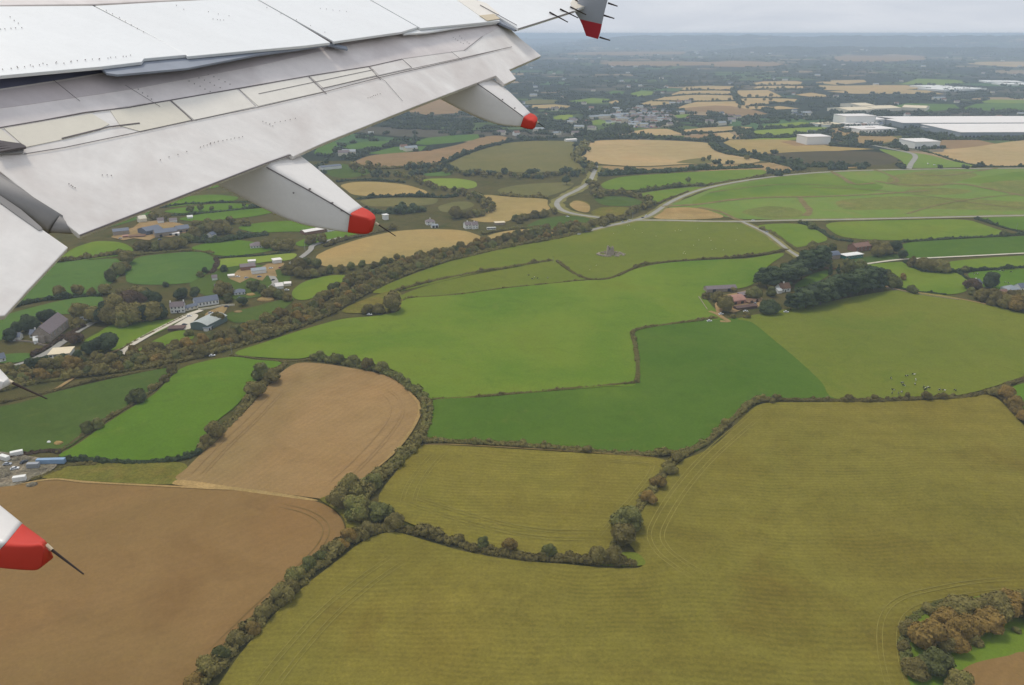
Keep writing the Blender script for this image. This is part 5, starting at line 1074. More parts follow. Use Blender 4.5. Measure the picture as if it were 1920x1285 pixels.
# ------------------------------------------------------------------ hedges
for h in [
 ('overgrown hedge between the lower brown field and the foreground stubble', [(360,1305),(415,1240),(470,1182),(535,1115),(595,1062),(648,1022),(692,1000),(740,990)], 9, 4.2, 'leaf_brown'),
 ('tall hedge along the bottom of the enclosed stubble field', [(735,992),(800,1004),(870,1024),(960,1042),(1060,1052),(1150,1056),(1196,1058)], 5.5, 3.4, 'leaf_brown'),
 ('autumn hedge along the right of the enclosed stubble field', [(1152,1030),(1168,998),(1202,948),(1240,895),(1264,866),(1286,852)], 5.5, 3.2, 'leaf_brown'),
 ('straight trimmed hedge between emerald grass and enclosed stubble', [(792,828),(870,830),(1000,839),(1120,848),(1200,853),(1290,852)], 5.0, 2.6, 'leaf_brown'),
 ('hedge climbing diagonally between emerald grass and foreground stubble', [(1290,850),(1330,826),(1368,792),(1408,758),(1436,749)], 4.5, 2.6, 'leaf_brown'),
 ('long low hedge along the top of the foreground stubble', [(1410,756),(1460,751),(1570,753),(1650,753),(1730,749),(1800,746),(1856,736),(1900,718),(1990,690)], 4.0, 2.4, 'leaf_brown'),
 ('autumn hedge running down the right border', [(1868,738),(1890,757),(1915,782),(1950,808),(2000,845)], 7, 4.0, 'leaf_autumn'),
 ('bushy hedge along the top of the curved brown field', [(588,674),(640,681),(700,693),(745,712),(776,736),(798,752)], 6, 3.8, 'leaf_green'),
 ('thick hedge curving down the right of the brown field', [(798,752),(801,790),(782,828),(742,872),(702,910),(676,948),(690,985)], 8, 4.0, 'leaf_brown'),
 ('hedge between bright green and brown fields', [(535,684),(515,700),(480,742),(436,790),(398,828),(376,850)], 5.5, 3.4, 'leaf_brown'),
 ('low dark hedge at the bottom of the bright green field', [(108,862),(200,867),(280,868),(340,862),(378,848)], 3.6, 2.2, 'leaf_dark'),
 ('thin hedge with gaps between the dull and bright green fields', [(106,850),(150,822),(200,788),(255,754),(298,724),(325,696)], 2.6, 1.7, 'leaf_brown'),
 ('thin low hedge above the dark emerald field', [(812,749),(900,745),(1000,736),(1100,727),(1192,719)], 2.6, 1.4, 'leaf_brown'),
 ('stepped hedge around the dark emerald field', [(1194,719),(1196,690),(1191,650),(1186,626),(1200,618),(1240,611),(1300,603),(1346,597)], 3.2, 1.9, 'leaf_brown'),
 ('low hedge bank above the bright green field', [(432,667),(480,673),(530,679),(562,677),(590,675)], 1.8, 1.0, 'leaf_brown'),
 ('hedge sloping up to the pole in the tower field', [(735,549),(800,531),(870,516),(960,501),(1036,489)], 3.6, 2.4, 'leaf_brown'),
 ('curving hedge below the ruined tower', [(1046,492),(1070,510),(1098,523),(1140,524),(1180,508),(1204,497),(1260,491),(1340,486),(1420,480),(1476,469)], 2.8, 1.8, 'leaf_brown'),
 ('thin hedge below the narrow yellowish field', [(760,560),(860,553),(950,541),(1030,533),(1098,526)], 2.2, 1.3, 'leaf_brown'),
 ('hedge below the rounded meadow on the right', [(1662,535),(1700,546),(1740,550),(1775,554)], 3, 2.0, 'leaf_dark'),
 ('thick hedge below the mansion thicket', [(1695,492),(1712,502),(1740,511),(1795,511),(1850,507),(1920,503),(2050,498)], 4, 2.6, 'leaf_dark'),
 ('short hedge running down to the maroon tree', [(1797,512),(1810,521),(1826,532)], 3.5, 2.2, 'leaf_dark'),
 ('dark straight hedge above the deep green field', [(1688,455),(1780,449),(1850,445),(1920,441),(2100,434)], 3.5, 2.0, 'leaf_dark'),
 ('dark hedge slanting down to the right border', [(1828,411),(1850,417),(1880,427),(1925,438)], 4, 2.4, 'leaf_dark'),
 ('dark curving hedge left of the mansion wood', [(1500,419),(1520,425),(1545,438),(1565,449),(1600,454)], 4, 2.2, 'leaf_dark'),
 ('hedge bank along the lane to the pines', [(1425,430),(1450,440),(1475,456),(1498,472)], 3.5, 2.0, 'leaf_brown'),
 ('hedge beside the main road above the narrow green field', [(1165,362),(1200,360),(1250,353),(1310,348),(1326,350)], 6, 4.0, 'leaf_green'),
 ('hedge along the top edge of the main road', [(1330,347),(1400,336),(1470,328),(1520,323)], 4, 2.4, 'leaf_brown'),
 ('thin roadside hedge below the narrow green field', [(1216,388),(1245,378),(1290,360)], 3.5, 2.2, 'leaf_brown'),
 ('dark hedge at the top of the green fork field', [(1130,330),(1180,326),(1250,322),(1330,318),(1430,314)], 14, 6.0, 'leaf_dark'),
 ('hedge with shrubs right of the big tan stubble field', [(1334,272),(1348,284),(1376,291),(1430,300),(1470,310),(1510,318)], 12, 7.0, 'leaf_dark'),
 ('bushy hedge at the left end of the big tan stubble field', [(1100,268),(1092,282),(1078,296),(1095,308),(1112,316)], 12, 7.0, 'leaf_brown'),
 ('hedge between the long ploughed field and brownish field', [(832,308),(868,291),(910,277),(960,263)], 7, 4.5, 'leaf_dark'),
 ('hedge under the long ploughed field', [(660,312),(720,317),(780,313),(830,312)], 8, 5.0, 'leaf_brown'),
 ('dark hedge above the straw field right of the middle fairing', [(632,342),(660,339),(700,339),(760,343)], 4, 2.6, 'leaf_dark'),
 ('hedge line below the straw field', [(668,374),(720,370),(780,369),(830,371),(860,368)], 6, 3.5, 'leaf_dark'),
 ('clipped plantation hedge behind the straw field', [(690,398),(720,400),(760,400),(795,396)], 14, 7.0, 'leaf_dark'),
 ('low hedge bordering the olive field near the new road', [(938,366),(960,369),(1000,371),(1028,372)], 6, 4.0, 'leaf_brown'),
 ('hedge behind the thin straw field', [(905,440),(940,433),(985,428),(1020,425)], 4, 2.6, 'leaf_brown'),
 ('hedge along the top of the broad straw field', [(610,463),(640,452),(690,440),(740,430)], 5, 3.0, 'leaf_brown'),
 ('dark hedge under the green strips by the flap', [(300,390),(360,383),(440,380),(500,379)], 3.5, 2.0, 'leaf_dark'),
 ('dark hedge under the second green strip', [(320,405),(370,402),(430,396),(490,389)], 4.5, 2.6, 'leaf_dark'),
 ('dark hedge below the slate farm paddocks', [(350,452),(400,455),(430,451),(470,444),(500,440)], 10, 4.0, 'leaf_dark'),
 ('hedge between the bungalow field and yellow paddock', [(405,484),(450,482),(500,479),(545,474)], 3.0, 1.8, 'leaf_dark'),
 ('hedge on the right of the green field with bowed corner', [(404,486),(408,495),(402,505),(398,512)], 5, 3.0, 'leaf_purple'),
 ('hedge along the top of the green field with bowed corner', [(240,482),(290,475),(350,471),(400,476)], 4, 2.6, 'leaf_brown'),
 ('dark hedge above the blue green field', [(110,492),(160,486),(220,478),(245,480)], 7, 4.5, 'leaf_brown'),
 ('hedge between the blue green field and the one below', [(20,578),(70,566),(130,559),(190,555)], 6, 3.2, 'leaf_dark'),
 ('trimmed hedge beside the concrete drive', [(222,660),(250,643),(290,622),(325,604),(350,591)], 1.6, 1.2, 'leaf_brown'),
 ('dark hedge beside the lane near the church', [(60,668),(90,652),(130,628),(160,612)], 4, 2.4, 'leaf_purple'),
 ('dark hedge below the church lawn', [(40,692),(70,682),(95,668)], 4, 2.2, 'leaf_dark'),
 ('shrubby strip at the foot of the long tree belt', [(0,757),(100,734),(200,710),(300,692),(330,684)], 3, 1.6, 'leaf_brown'),
 ('hedge left of the yard along the grass strip', [(60,900),(100,886),(130,874),(180,872)], 3.5, 1.6, 'leaf_brown'),
 ('hedge behind the small tan field below the town', [(1100,262),(1190,258),(1290,263),(1340,264)], 16, 7.0, 'leaf_dark'),
 ('dark hedge between tan field and fallow patch', [(1262,244),(1285,251),(1330,250),(1372,247),(1380,242)], 6, 3.2, 'leaf_dark'),
 ('wooded hedge beside the lower lime field', [(1378,242),(1400,252),(1420,258),(1480,258),(1556,250)], 14, 8.0, 'leaf_dark'),
 ('hedge between the two bright green fields', [(1420,243),(1470,241),(1530,236)], 8, 5.0, 'leaf_dark'),
 ('dark hedge at the lower border of the tan field by the road', [(1598,270),(1660,275),(1720,282),(1760,292),(1790,302),(1840,312),(1920,314),(2100,316)], 4, 2.4, 'leaf_dark'),
 ('hedge at the foot of the giant warehouses', [(1760,262),(1830,262),(1920,260),(2050,256)], 14, 6, 'leaf_dark'),
 ('dark hedge at the foot of the dark ploughed field', [(1425,294),(1450,303),(1500,312),(1560,313),(1630,312)], 12, 5, 'leaf_dark'),
 ('tufty hedge around the lower right copse', [(1700,1265),(1696,1210),(1706,1168),(1745,1142),(1800,1128)], 4, 1.6, 'leaf_green'),

 ('dark hedge line under the topmost tan terrace', [(1276,171),(1320,170),(1374,170)], 4, 2.5, 'leaf_dark'), ('dark hedge line under the pair of trees terrace', [(1250,182),(1300,178),(1374,179)], 4, 2.5, 'leaf_dark'), ('dark hedge line under the row of dark trees', [(1225,190),(1300,191),(1376,190)], 4, 2.5, 'leaf_dark'), ('dark hedge line under the right-hand tan terrace', [(1384,184),(1430,184),(1475,184)], 4, 2.5, 'leaf_dark'), ('dark hedge line under the full row of round trees', [(1412,168),(1460,168),(1510,168)], 4, 2.5, 'leaf_dark'), ('hedge of big shrubs between the two groups of tan terraces', [(1374,168),(1377,180),(1384,192),(1392,198)], 16, 8, 'leaf_dark'), ('dark hedge line above the full row of round trees', [(1410,161),(1460,161),(1512,161)], 4, 2.5, 'leaf_dark'),
 ('scrubby edge of the brown slope by the rubble yard', [(20,858),(60,850),(95,846),(112,850)], 4, 1.6, 'leaf_purple'), ('dark tall conifer clump beside the small tan field', [(1174,250),(1180,250),(1187,250)], 16, 17, 'leaf_dark'),
]: hedge(h[0], h[1], h[2], h[3], h[4])
# ------------------------------------------------------------------ trees that stand out one by one
ONE = [
 ('green', 1178,990,62,'large pale green topped tree in the hedge right of the enclosed stubble'), ('oak', 1168,1022,52,'rounded brown tree below the pale green topped one'), ('oak', 1122,1052,42,'left of two rounded trees at the end of the bottom hedge'),
 ('oak', 1148,1052,44,'right of two rounded trees at the end of the bottom hedge'), ('autumn', 1214,942,30,'rusty orange bush tree in the autumn hedge'), ('autumn', 1236,914,28,'second rusty bush tree in the autumn hedge'), ('oak', 1258,888,30,'brown bush tree in the upper autumn hedge'),
 ('oak', 1268,866,26,'brown bush tree at the hedge crossing'), ('green', 1030,1046,38,'spreading green tree in the bottom hedge'), ('autumn', 955,1034,34,'rusty tree in the bottom hedge'), ('green', 905,1026,30,'green tree in the bottom hedge near the left'),
 ('bush', 1101,848,20,'round yellow green bush on the straight trimmed hedge'), ('oak', 662,932,62,'tall domed brown tree at the corner of the brown field'), ('green', 700,915,42,'green tree in the thick curving hedge'), ('oak', 640,950,52,'brown tree beside the grassy gap'),
 ('oak', 672,972,56,'brown tree in the clump at the hedge meeting point'), ('green', 712,975,50,'green tree in the clump at the hedge meeting point'), ('oak', 740,990,46,'rightmost tree of the clump at the hedge meeting point'), ('bush', 622,942,22,'dark bush beside the corner of the lower brown field'),
 ('green', 492,712,40,'ragged dark green tree in the hedge left of the brown field'), ('oak', 512,718,32,'bushy tree beside the ragged dark green one'), ('oak', 478,745,34,'brown bushy tree lower in that hedge'), ('oak', 402,822,34,'brown tree where the brown field hedge bends'), ('oak', 388,836,26,'lower bush tree where the brown field hedge bends'),
 ('green', 257,754,30,'round dark tree standing alone on the thin hedge'), ('green', 163,810,24,'left of two small dark trees on the thin hedge'), ('green', 184,802,24,'right of two small dark trees on the thin hedge'), ('bush', 285,732,13,'small bush on the upper thin hedge'), ('bush', 308,716,16,'dark bush above the thin hedge'), ('bush', 322,700,18,'bush at the top end of the thin hedge'),
 ('green', 602,676,24,'dark twiggy tree above the brown field corner'), ('green', 662,684,22,'olive tree in the bushy hedge'), ('oak', 690,692,24,'brown tree in the bushy hedge'), ('green', 715,698,28,'rounded green tree at the right of the bushy hedge'), ('green', 635,680,22,'pale green tree at the left of the bushy hedge'),
 ('oak', 738,584,42,'broad dark tree at the corner of the wide green field'), ('oak', 712,588,24,'bushy tree left of the broad dark corner tree'), ('oak', 690,588,22,'bush tree on the olive corner'),
 ('oak', 1590,752,15,'bush on the low hedge above the stubble'), ('bush', 1640,752,14,'wide bush on the low hedge left of the cows'), ('oak', 1735,750,16,'bushy clump on the low hedge below the cows'), ('bush', 1448,756,11,'pale bush at the left of the low hedge'),
 ('autumn', 1885,748,26,'rusty tree at the top of the right-hand hedge'), ('autumn', 1902,765,28,'orange tree on the right-hand hedge'), ('oak', 1862,742,18,'brown bush where the right-hand hedges meet'), ('autumn', 1918,790,26,'orange tree cut by the right border'),
 ('green', 1522,430,16,'round tree beside the straight road'), ('green', 1500,420,9,'small dark tree by the straight road'), ('green', 1880,444,14,'lone round tree on the dark straight hedge'), ('dark', 1855,540,34,'broad dark evergreen tree beside the cattle paddock'), ('purple', 1823,545,24,'maroon tree beside the white house'),
 ('green', 1808,510,14,'small round tree on the hedge above the paddock'), ('oak', 1763,510,24,'bare spreading tree on the thicket hedge'), ('oak', 1730,508,24,'broad bare tree in the thicket hedge'), ('oak', 1708,500,20,'left bare tree of the thicket hedge'), ('oak', 1745,510,20,'middle bare tree of the thicket hedge'),
 ('green', 1708,550,18,'twiggy tree on the hedge below the rounded meadow'), ('autumn', 1692,525,14,'rusty round bush beside the pines'), ('dark', 1692,486,22,'dark tree at the lane end by the mansion'), ('oak', 1660,478,28,'brown tree right of the mansion'), ('dark', 1675,476,28,'dark tree at the right of the mansion wood'), ('oak', 1640,468,20,'rusty tree behind the mansion'), ('oak', 1615,464,16,'brown tree above the teal pavilion'),
 ('oak', 1645,482,22,'brown tree beside the mansion lawn'), ('oak', 1540,478,24,'brown tree behind the pine belt'), ('oak', 1525,470,22,'left brown tree behind the pine belt'), ('green', 1560,472,18,'twiggy tree beside the dome-roofed hall'),
 ('green', 1415,560,30,'olive tree right of the red barn'), ('green', 1445,556,22,'green tree beside the thatched cottage'), ('dark', 1440,588,36,'dark conical tree in front of the thatched cottage'), ('oak', 1360,585,34,'dark bare tree in the old farmyard'), ('oak', 1345,565,24,'bare tree in front of the long stone barn'), ('bush', 1322,560,14,'bush at the left of the long stone barn'), ('bush', 1400,596,14,'olive bush on the bank below the old farm'), ('bush', 1375,598,12,'left bush on the bank below the old farm'), ('bush', 1375,548,12,'round bush behind the long stone barn'),
 ('dark', 1062,347,22,'dark round tree beside the new road'), ('green', 1105,285,12,'small round tree on the edge of the big tan field'), ('oak', 1400,300,12,'thicket tree in the tan field'), ('green', 1330,302,13,'olive bush tree in the tan field thicket'), ('green', 1318,303,10,'left olive bush in the tan field thicket'), ('green', 1290,342,12,'lone tree in the hedge by the main road'),
 ('oak', 692,322,26,'round brown tree above the straw field'), ('oak', 665,322,22,'brown tree left of the round one above the straw field'), ('green', 678,330,18,'green tree above the straw field'), ('oak', 770,314,14,'small tree on the ploughed field hedge'),
 ('oak', 855,410,26,'tall round tree beside the straw field houses'), ('dark', 775,395,18,'dark plantation tree beyond the straw field'), ('green', 597,502,22,'left of two round trees by the broad straw field'), ('green', 573,500,22,'second round tree by the broad straw field lane'), ('oak', 560,508,30,'brown tree by the farm lane corner'), ('oak', 540,515,26,'brown tree above the farm lane'),
 ('oak', 420,556,34,'big brown tree behind the white schoolhouse'), ('dark', 455,573,22,'dark evergreen bush in front of the hipped house'), ('green', 428,566,20,'green tree at the end of the schoolhouse'), ('dark', 367,560,26,'dark tree left of the schoolhouse'), ('dark', 342,560,26,'dark round tree behind the farmhouse'), ('oak', 410,605,22,'brown tree behind the green shed'), ('green', 355,630,16,'olive tree in front of the green shed'),
 ('dark', 207,660,40,'pointed dark tree at the right of the church conifers'), ('dark', 186,662,34,'broad dark tree beside the pointed one'), ('dark', 166,664,26,'dark tree left of the broad one below the church'), ('dark', 150,676,26,'dark tree beside the cream bungalow'), ('dark', 120,682,22,'dark bush in front of the cream bungalow'), ('dark', 90,690,24,'dark bush left of the cream bungalow'), ('dark', 60,695,26,'dark clump near the left border lane'),
 ('purple', 140,645,24,'maroon tree beside the stone church'), ('dark', 55,622,36,'dark round tree behind the white cottage'), ('dark', 92,612,36,'dark round tree behind the church roof'), ('oak', 150,598,30,'brown tree behind the white mobile home'), ('dark', 20,640,30,'dark tree at the left border below the green field'), ('dark', 35,625,26,'second dark tree at the left border'), ('oak', 145,615,22,'brown hedge tree beside the mobile home'),
 ('oak', 112,556,22,'bare tree in the blue green field'), ('oak', 146,553,22,'bare brown tree in the blue green field'), ('oak', 172,554,16,'small bare tree in the blue green field'),
 ('oak', 197,552,20,'rusty tree right of the bare trees'), ('oak', 240,496,26,'dark tree where four green fields meet'), ('green', 222,515,24,'green tree in the thick field boundary'), ('green', 205,528,24,'lower green tree in the thick field boundary'), ('oak', 234,508,18,'brown tree in the thick field boundary'), ('dark', 310,538,12,'dark bush on the edge of the bowed field'), ('dark', 275,560,26,'dark tree at the top of the big tree group'), ('dark', 385,512,14,'dark bush by the gardens'), ('dark', 420,510,16,'round dark tree in the gardens'), ('green', 375,520,14,'small tree at the garden corner'),
 ('green', 357,398,16,'left bush tree on the third green strip'), ('green', 378,397,17,'second bush tree on the third green strip'), ('green', 398,396,11,'third bush tree on the third green strip'), ('green', 432,392,9,'fourth bush tree on the third green strip'), ('green', 458,389,9,'last bush tree on the third green strip'),
 ('oak', 432,420,18,'round tree on the hedge below the green strips'), ('oak', 460,424,18,'right round tree below the green strips'), ('oak', 500,466,20,'brown tree behind the hip roofed bungalow'), ('oak', 520,468,24,'taller brown tree behind the hip roofed bungalow'), ('oak', 540,470,26,'tallest brown tree right of the hip roofed bungalow'), ('oak', 585,458,22,'green brown tree below the long white shed'), ('oak', 605,455,20,'brown tree near the red fairing tip'),
]
for k, u, v, px, lb in ONE: tree(k, u, v, px, lb)
# bottom right copse
for k, u, v, px, lb in [('autumn',1716,1205,56,'orange brown tree at the left tip of the lower right copse'),('autumn',1745,1212,62,'broad golden brown tree in the front left of the lower right copse'),('oak',1703,1190,40,'dull brown tree at the outer edge of the lower right copse'),('autumn',1768,1180,54,'rusty tree behind the golden one in the lower right copse'),
 ('oak',1798,1160,52,'brown tree at the back middle of the lower right copse'),('autumn',1790,1200,64,'large domed orange tree in the centre of the lower right copse'),('autumn',1816,1192,46,'orange tree with a bright rim right of the domed one'),('oak',1830,1160,52,'dark brown tree at the back of the lower right copse'),('autumn',1846,1184,50,'rounded rusty tree standing forward over the meadow'),
 ('oak',1866,1158,56,'brown tree in the rear right of the lower right copse'),('autumn',1884,1154,54,'feathery rusty tree in the right arm of the copse'),('oak',1912,1150,50,'brown tree cut by the right border in the copse'),('green',1748,1256,58,'green rounded tree at the front of the lower right copse'),('autumn',1786,1222,44,'small yellow orange tree before the domed one'),
 ('oak',1718,1268,46,'dark bush tree left of the green rounded tree'),('oak',1770,1160,42,'brown tree at the back left of the lower right copse'),('oak',1772,1222,40,'dark tree hemmed in behind the green rounded tree'),('autumn',1934,1172,50,'rusty tree at the far right of the copse'),('bush',1824,1206,26,'low bush on the meadow edge of the copse'),('bush',1905,1188,16,'small lone bush on the meadow beside the copse'),('bush',1800,1290,40,'brown bush beside the bare corner field'),('bush',1690,1218,24,'green brown scrub at the outer edge of the copse'),('bush',1740,1150,24,'low scrub along the top of the copse'),('bush',1860,1130,26,'low scrub above the rear right trees of the copse')]:
    tree(k, u, v, px, lb)
ORD = ['first','second','third','fourth','fifth','sixth','seventh','eighth','ninth','tenth','eleventh','twelfth','thirteenth','fourteenth','fifteenth','sixteenth']
def row(kinds, spots, fmt, group):
    for i, (u, v, px) in enumerate(sorted(spots)): tree(random.choice(kinds), u, v, px, fmt % ORD[i], group)
# pines round the old farm
row(['pine'], [(1422,536,30),(1436,540,36),(1450,544,42),(1464,540,46),(1478,536,46),(1490,530,48),(1502,524,46),(1514,516,48),(1526,508,48),(1538,502,50)], 'dark pine, %s from the left in the front of the upper belt', 'pines of the upper belt')
row(['pine'], [(1430,530,32),(1446,530,38),(1470,526,40),(1496,514,40),(1520,500,40),(1532,494,36),(1456,534,40),(1484,522,42),(1508,508,44),(1544,496,34)], 'dark pine, %s from the left in the back of the upper belt', 'pines of the upper belt')
row(['pine'], [(1482,582,38),(1496,581,44),(1510,579,46),(1524,576,48),(1538,572,50),(1552,568,50),(1566,564,50),(1580,560,52),(1594,556,52),(1608,552,52),(1622,549,50),(1636,546,46)], 'dark pine, %s from the left in the front of the lower belt', 'pines of the lower belt')
row(['pine'], [(1500,570,40),(1530,564,42),(1556,556,44),(1584,548,44),(1610,540,44),(1630,536,40),(1650,543,34),(1515,568,38),(1545,560,42),(1570,552,42),(1598,546,42),(1646,530,34)], 'dark pine, %s from the left in the back of the lower belt', 'pines of the lower belt')
for u, v, px, lb in [(1556,515,26,'left of two slim cypresses between the pine belts'), (1571,512,24,'right of two slim cypresses between the pine belts')]: tree('cypress', u, v, px, lb)
for u, v, px in [(1590,512,30),(1610,508,26),(1668,532,26),(1676,540,24),(1660,524,22)]: tree('green', u, v, px, 'bushy tree at the edge of the lower pine belt', 'bushy trees beside the pines')
# dark trees behind the farmhouse and other groves
row(['dark', 'oak'], [(178,604,30),(196,606,36),(214,607,40),(232,608,42),(250,607,44),(268,605,42),(286,602,40),(302,597,34)], 'tall tree, %s from the left in the front of the farmhouse grove', 'trees of the farmhouse grove')
row(['dark', 'oak', 'purple'], [(200,590,30),(218,586,34),(236,582,36),(254,578,36),(272,574,36),(290,572,32),(228,568,28),(262,564,30),(245,570,30)], 'tall tree, %s from the left in the back of the farmhouse grove', 'trees of the farmhouse grove')
for u, v, px in [(1838,562,22),(1850,566,26),(1862,572,28),(1874,570,26),(1886,578,28),(1900,580,30),(1915,582,30),(1860,560,20),(1895,568,26),(1910,570,26),(1928,578,30),(1820,552,16)]:
    tree(random.choice(['oak', 'oak', 'green', 'autumn']), u, v, px, 'brown tree in the garden belt by the houses at the right border', 'garden trees at the right border')
for u, v, px in [(258,468,18),(275,470,20),(292,470,22),(308,470,20),(324,468,20),(340,464,20),(350,455,22),(365,448,24),(380,442,24),(395,440,24),(410,440,22),(425,438,20),(290,412,16),(312,416,18),(370,430,20),(390,430,22),(410,428,20)]:
    tree(random.choice(['oak', 'green', 'oak']), u, v, px, 'brown green tree in the wood around the slate farm', 'trees around the slate farm')
for u, v, px in [(560,520,24),(575,522,20),(590,520,20),(605,516,18),(620,512,18),(640,512,18),(660,506,18),(680,500,16),(480,545,22),(495,550,22),(510,556,22),(525,560,20),(540,565,18),(470,540,18),(500,560,20),(650,540,22),(625,545,18)]:
    tree(random.choice(['oak', 'green']), u, v, px, 'olive tree in the scrub between the lower farm and the long belt', 'trees between farm and belt')
def kl(row_):
    def f(k, p):
        w = p - CAM; u = CU + FPX * w.dot(RT) / w.dot(FW)
        seg = ['at the left border', 'below the church', 'below the concrete drive', 'by the bright green field', 'by the wide green field', 'beside the olive corner', 'under the broad straw field', 'under the thin straw field', 'close to the junction'][sum(u > x for x in (90, 220, 350, 480, 620, 740, 880, 1000))]
        return '%s tree, %s row of the long belt, %s' % ({'oak': 'olive brown', 'green': 'green', 'autumn': 'rusty'}[k], row_, seg)
    return f
BELTP = [(-40,736),(60,714),(160,700),(260,686),(350,670),(440,646),(520,622),(600,592),(660,560),(720,528),(800,496),(880,476),(960,458),(1040,444),(1090,432)]
belt(BELTP, 10, 6.0, ['oak', 'oak', 'green', 'autumn'], (5.5, 8.5), kl('front'), 'trees of the long belt')
belt([(u - 8, v - 15 if u < 760 else v - 9) for u, v in BELTP], 12, 6.5, ['oak', 'green', 'oak', 'autumn'], (5.5, 9.0), kl('back'), 'trees of the long belt')
hedge('dense undergrowth along the front of the long tree belt', [(u, v + 4) for u, v in BELTP], 8, 3.2, 'leaf_brown', name='thicket', category='thicket')
hedge('dense undergrowth along the back of the long tree belt', [(u - 4, v - 10) for u, v in BELTP], 10, 3.4, 'leaf_brown', name='thicket', category='thicket')
belt([(372,1292),(430,1228),(490,1165),(560,1095),(620,1045),(690,1000)], 4, 8.0, ['oak', 'green', 'oak', 'autumn'], (5, 7.5), 'scrubby tree in the overgrown hedge beside the lower brown field', 'trees of the overgrown hedge')
belt([(640,540),(690,508),(730,492),(780,486)], 10, 8.0, ['oak', 'green'], (5, 7), 'brown tree in the strip below the broad straw field', 'trees below the broad straw field')
for pts, w, sp, lb, gr in [
  ([(840,324),(900,331),(960,334),(1020,333),(1080,328),(1110,318)], 22, 9, 'brown tree in the wood below the brownish green field', 'trees below the brownish green field'),
  ([(740,332),(780,340),(820,356),(860,364),(890,374),(915,386),(914,398),(890,406),(850,408)], 14, 9, 'brown tree in the copse winding round the small olive field', 'trees of the winding copse'),
  ([(965,418),(1000,410),(1030,402),(1048,398)], 14, 8, 'green tree in the thicket beside the bend of the new road', 'trees beside the new road bend'),
  ([(1078,440),(1110,428),(1140,418),(1165,410)], 14, 7, 'olive tree in the wooded corner by the junction', 'trees at the junction'),
  ([(1120,372),(1140,366),(1170,366),(1200,372),(1225,378)], 12, 8, 'brown tree along the hedge inside the road fork', 'trees inside the road fork'),
  ([(1180,404),(1200,394),(1225,384)], 8, 7, 'rusty tree on the bank above the junction', 'trees above the junction'),
  ([(1100,345),(1115,355),(1120,372)], 10, 9, 'dark tree beside the new road below the tan field', 'trees beside the new road')]:
    belt(pts, w, sp, ['oak', 'green', 'oak'], (6, 10), lb, gr)
# rows of round trees in the tan terraces
for pts, sp in [([(1284,169),(1302,169),(1330,169)], 34), ([(1296,177),(1303,177)], 20), ([(1335,190),(1352,190),(1374,190)], 26), ([(1384,183),(1410,183),(1440,182),(1455,182)], 42), ([(1425,160),(1440,160),(1458,160)], 36), ([(1426,167),(1450,167),(1480,166),(1508,166)], 40), ([(1384,204),(1400,204),(1418,204)], 26), ([(1400,190),(1430,190),(1470,189)], 50), ([(1376,167),(1400,166)], 26), ([(1255,189),(1280,189)], 60)]:
    belt(pts, 4, sp, ['oak'], (9, 13), 'dark round tree standing on the tan stubble terraces', 'round trees on the tan terraces')
# far woods: too many to count, one mass
P_, R_, Z_ = [], [], []
tries = 0
while len(P_) < 13500 and tries < 70000:
    tries += 1
    u = random.uniform(520, 1960); v = 71.5 + 262 * random.random() ** 1.35
    if v > 225 and random.random() < (v - 225) / 150: continue
    if u < 960 and v < 330 - (u - 520) * 0.5: continue
    if in_field(u, v): continue
    p = G(u, v); nz_ = mn.noise((p.x * 0.0011, p.y * 0.0011, 2.0)) + 0.5 * mn.noise((p.x*.004, p.y*.004, 7.0))
    if nz_ < -0.30 and random.random() < 0.7: continue
    a = random.uniform(-.5, .5) + (1.4 if random.random() < .25 else 0); st = random.uniform(5, 9)
    for k in range(random.randint(2, 7)):
        q = p + Vector((math.cos(a) * st * k, math.sin(a) * st * k, 0)); d_ = (q - CAM).length
        if k > 1 and d_ < 3500:
            w = q - CAM; zc = w.dot(FW); uu, vv = CU + FPX * w.dot(RT) / zc, CV - FPX * w.dot(UPV) / zc
            if in_field(uu, vv): break
        rr = random.uniform(3.0, 5.2) * (1 + max(0, d_ - 3000) / 9000); P_.append((q.x, q.y, rr * .8 + (land_z(q.x, q.y) if d_ > 9000 else 0))); R_.append(rr); Z_.append(1.0)
for H in HILLS[:2]:
    for _ in range(1500 if H is HILLS[0] else 700):
        r_, a_ = random.uniform(H[0] + 300, (H[0] + H[1]) / 2 + 400), random.uniform(H[2], H[3])
        if mn.noise((r_ * .0016, a_ * 26, 3.0)) < -0.12 and random.random() < .8: continue
        st = random.uniform(22, 40); da = 0
        for k in range(random.randint(2, 9)):
            a2 = a_ + st * k / r_; x, y = r_ * math.sin(a2), r_ * math.cos(a2); rr = random.uniform(8, 15)
            P_.append((x, y, land_z(x, y) + rr * .5)); R_.append(rr); Z_.append(.8)
V, F = scatter(LOW, np.array(P_), np.array(R_), np.array(Z_))
mk('woods', V, F, M['leaf_far'], origin=(0, 2500, 0), kind='stuff', label='hedgerow trees and woods massed over the far plain', category='woods')
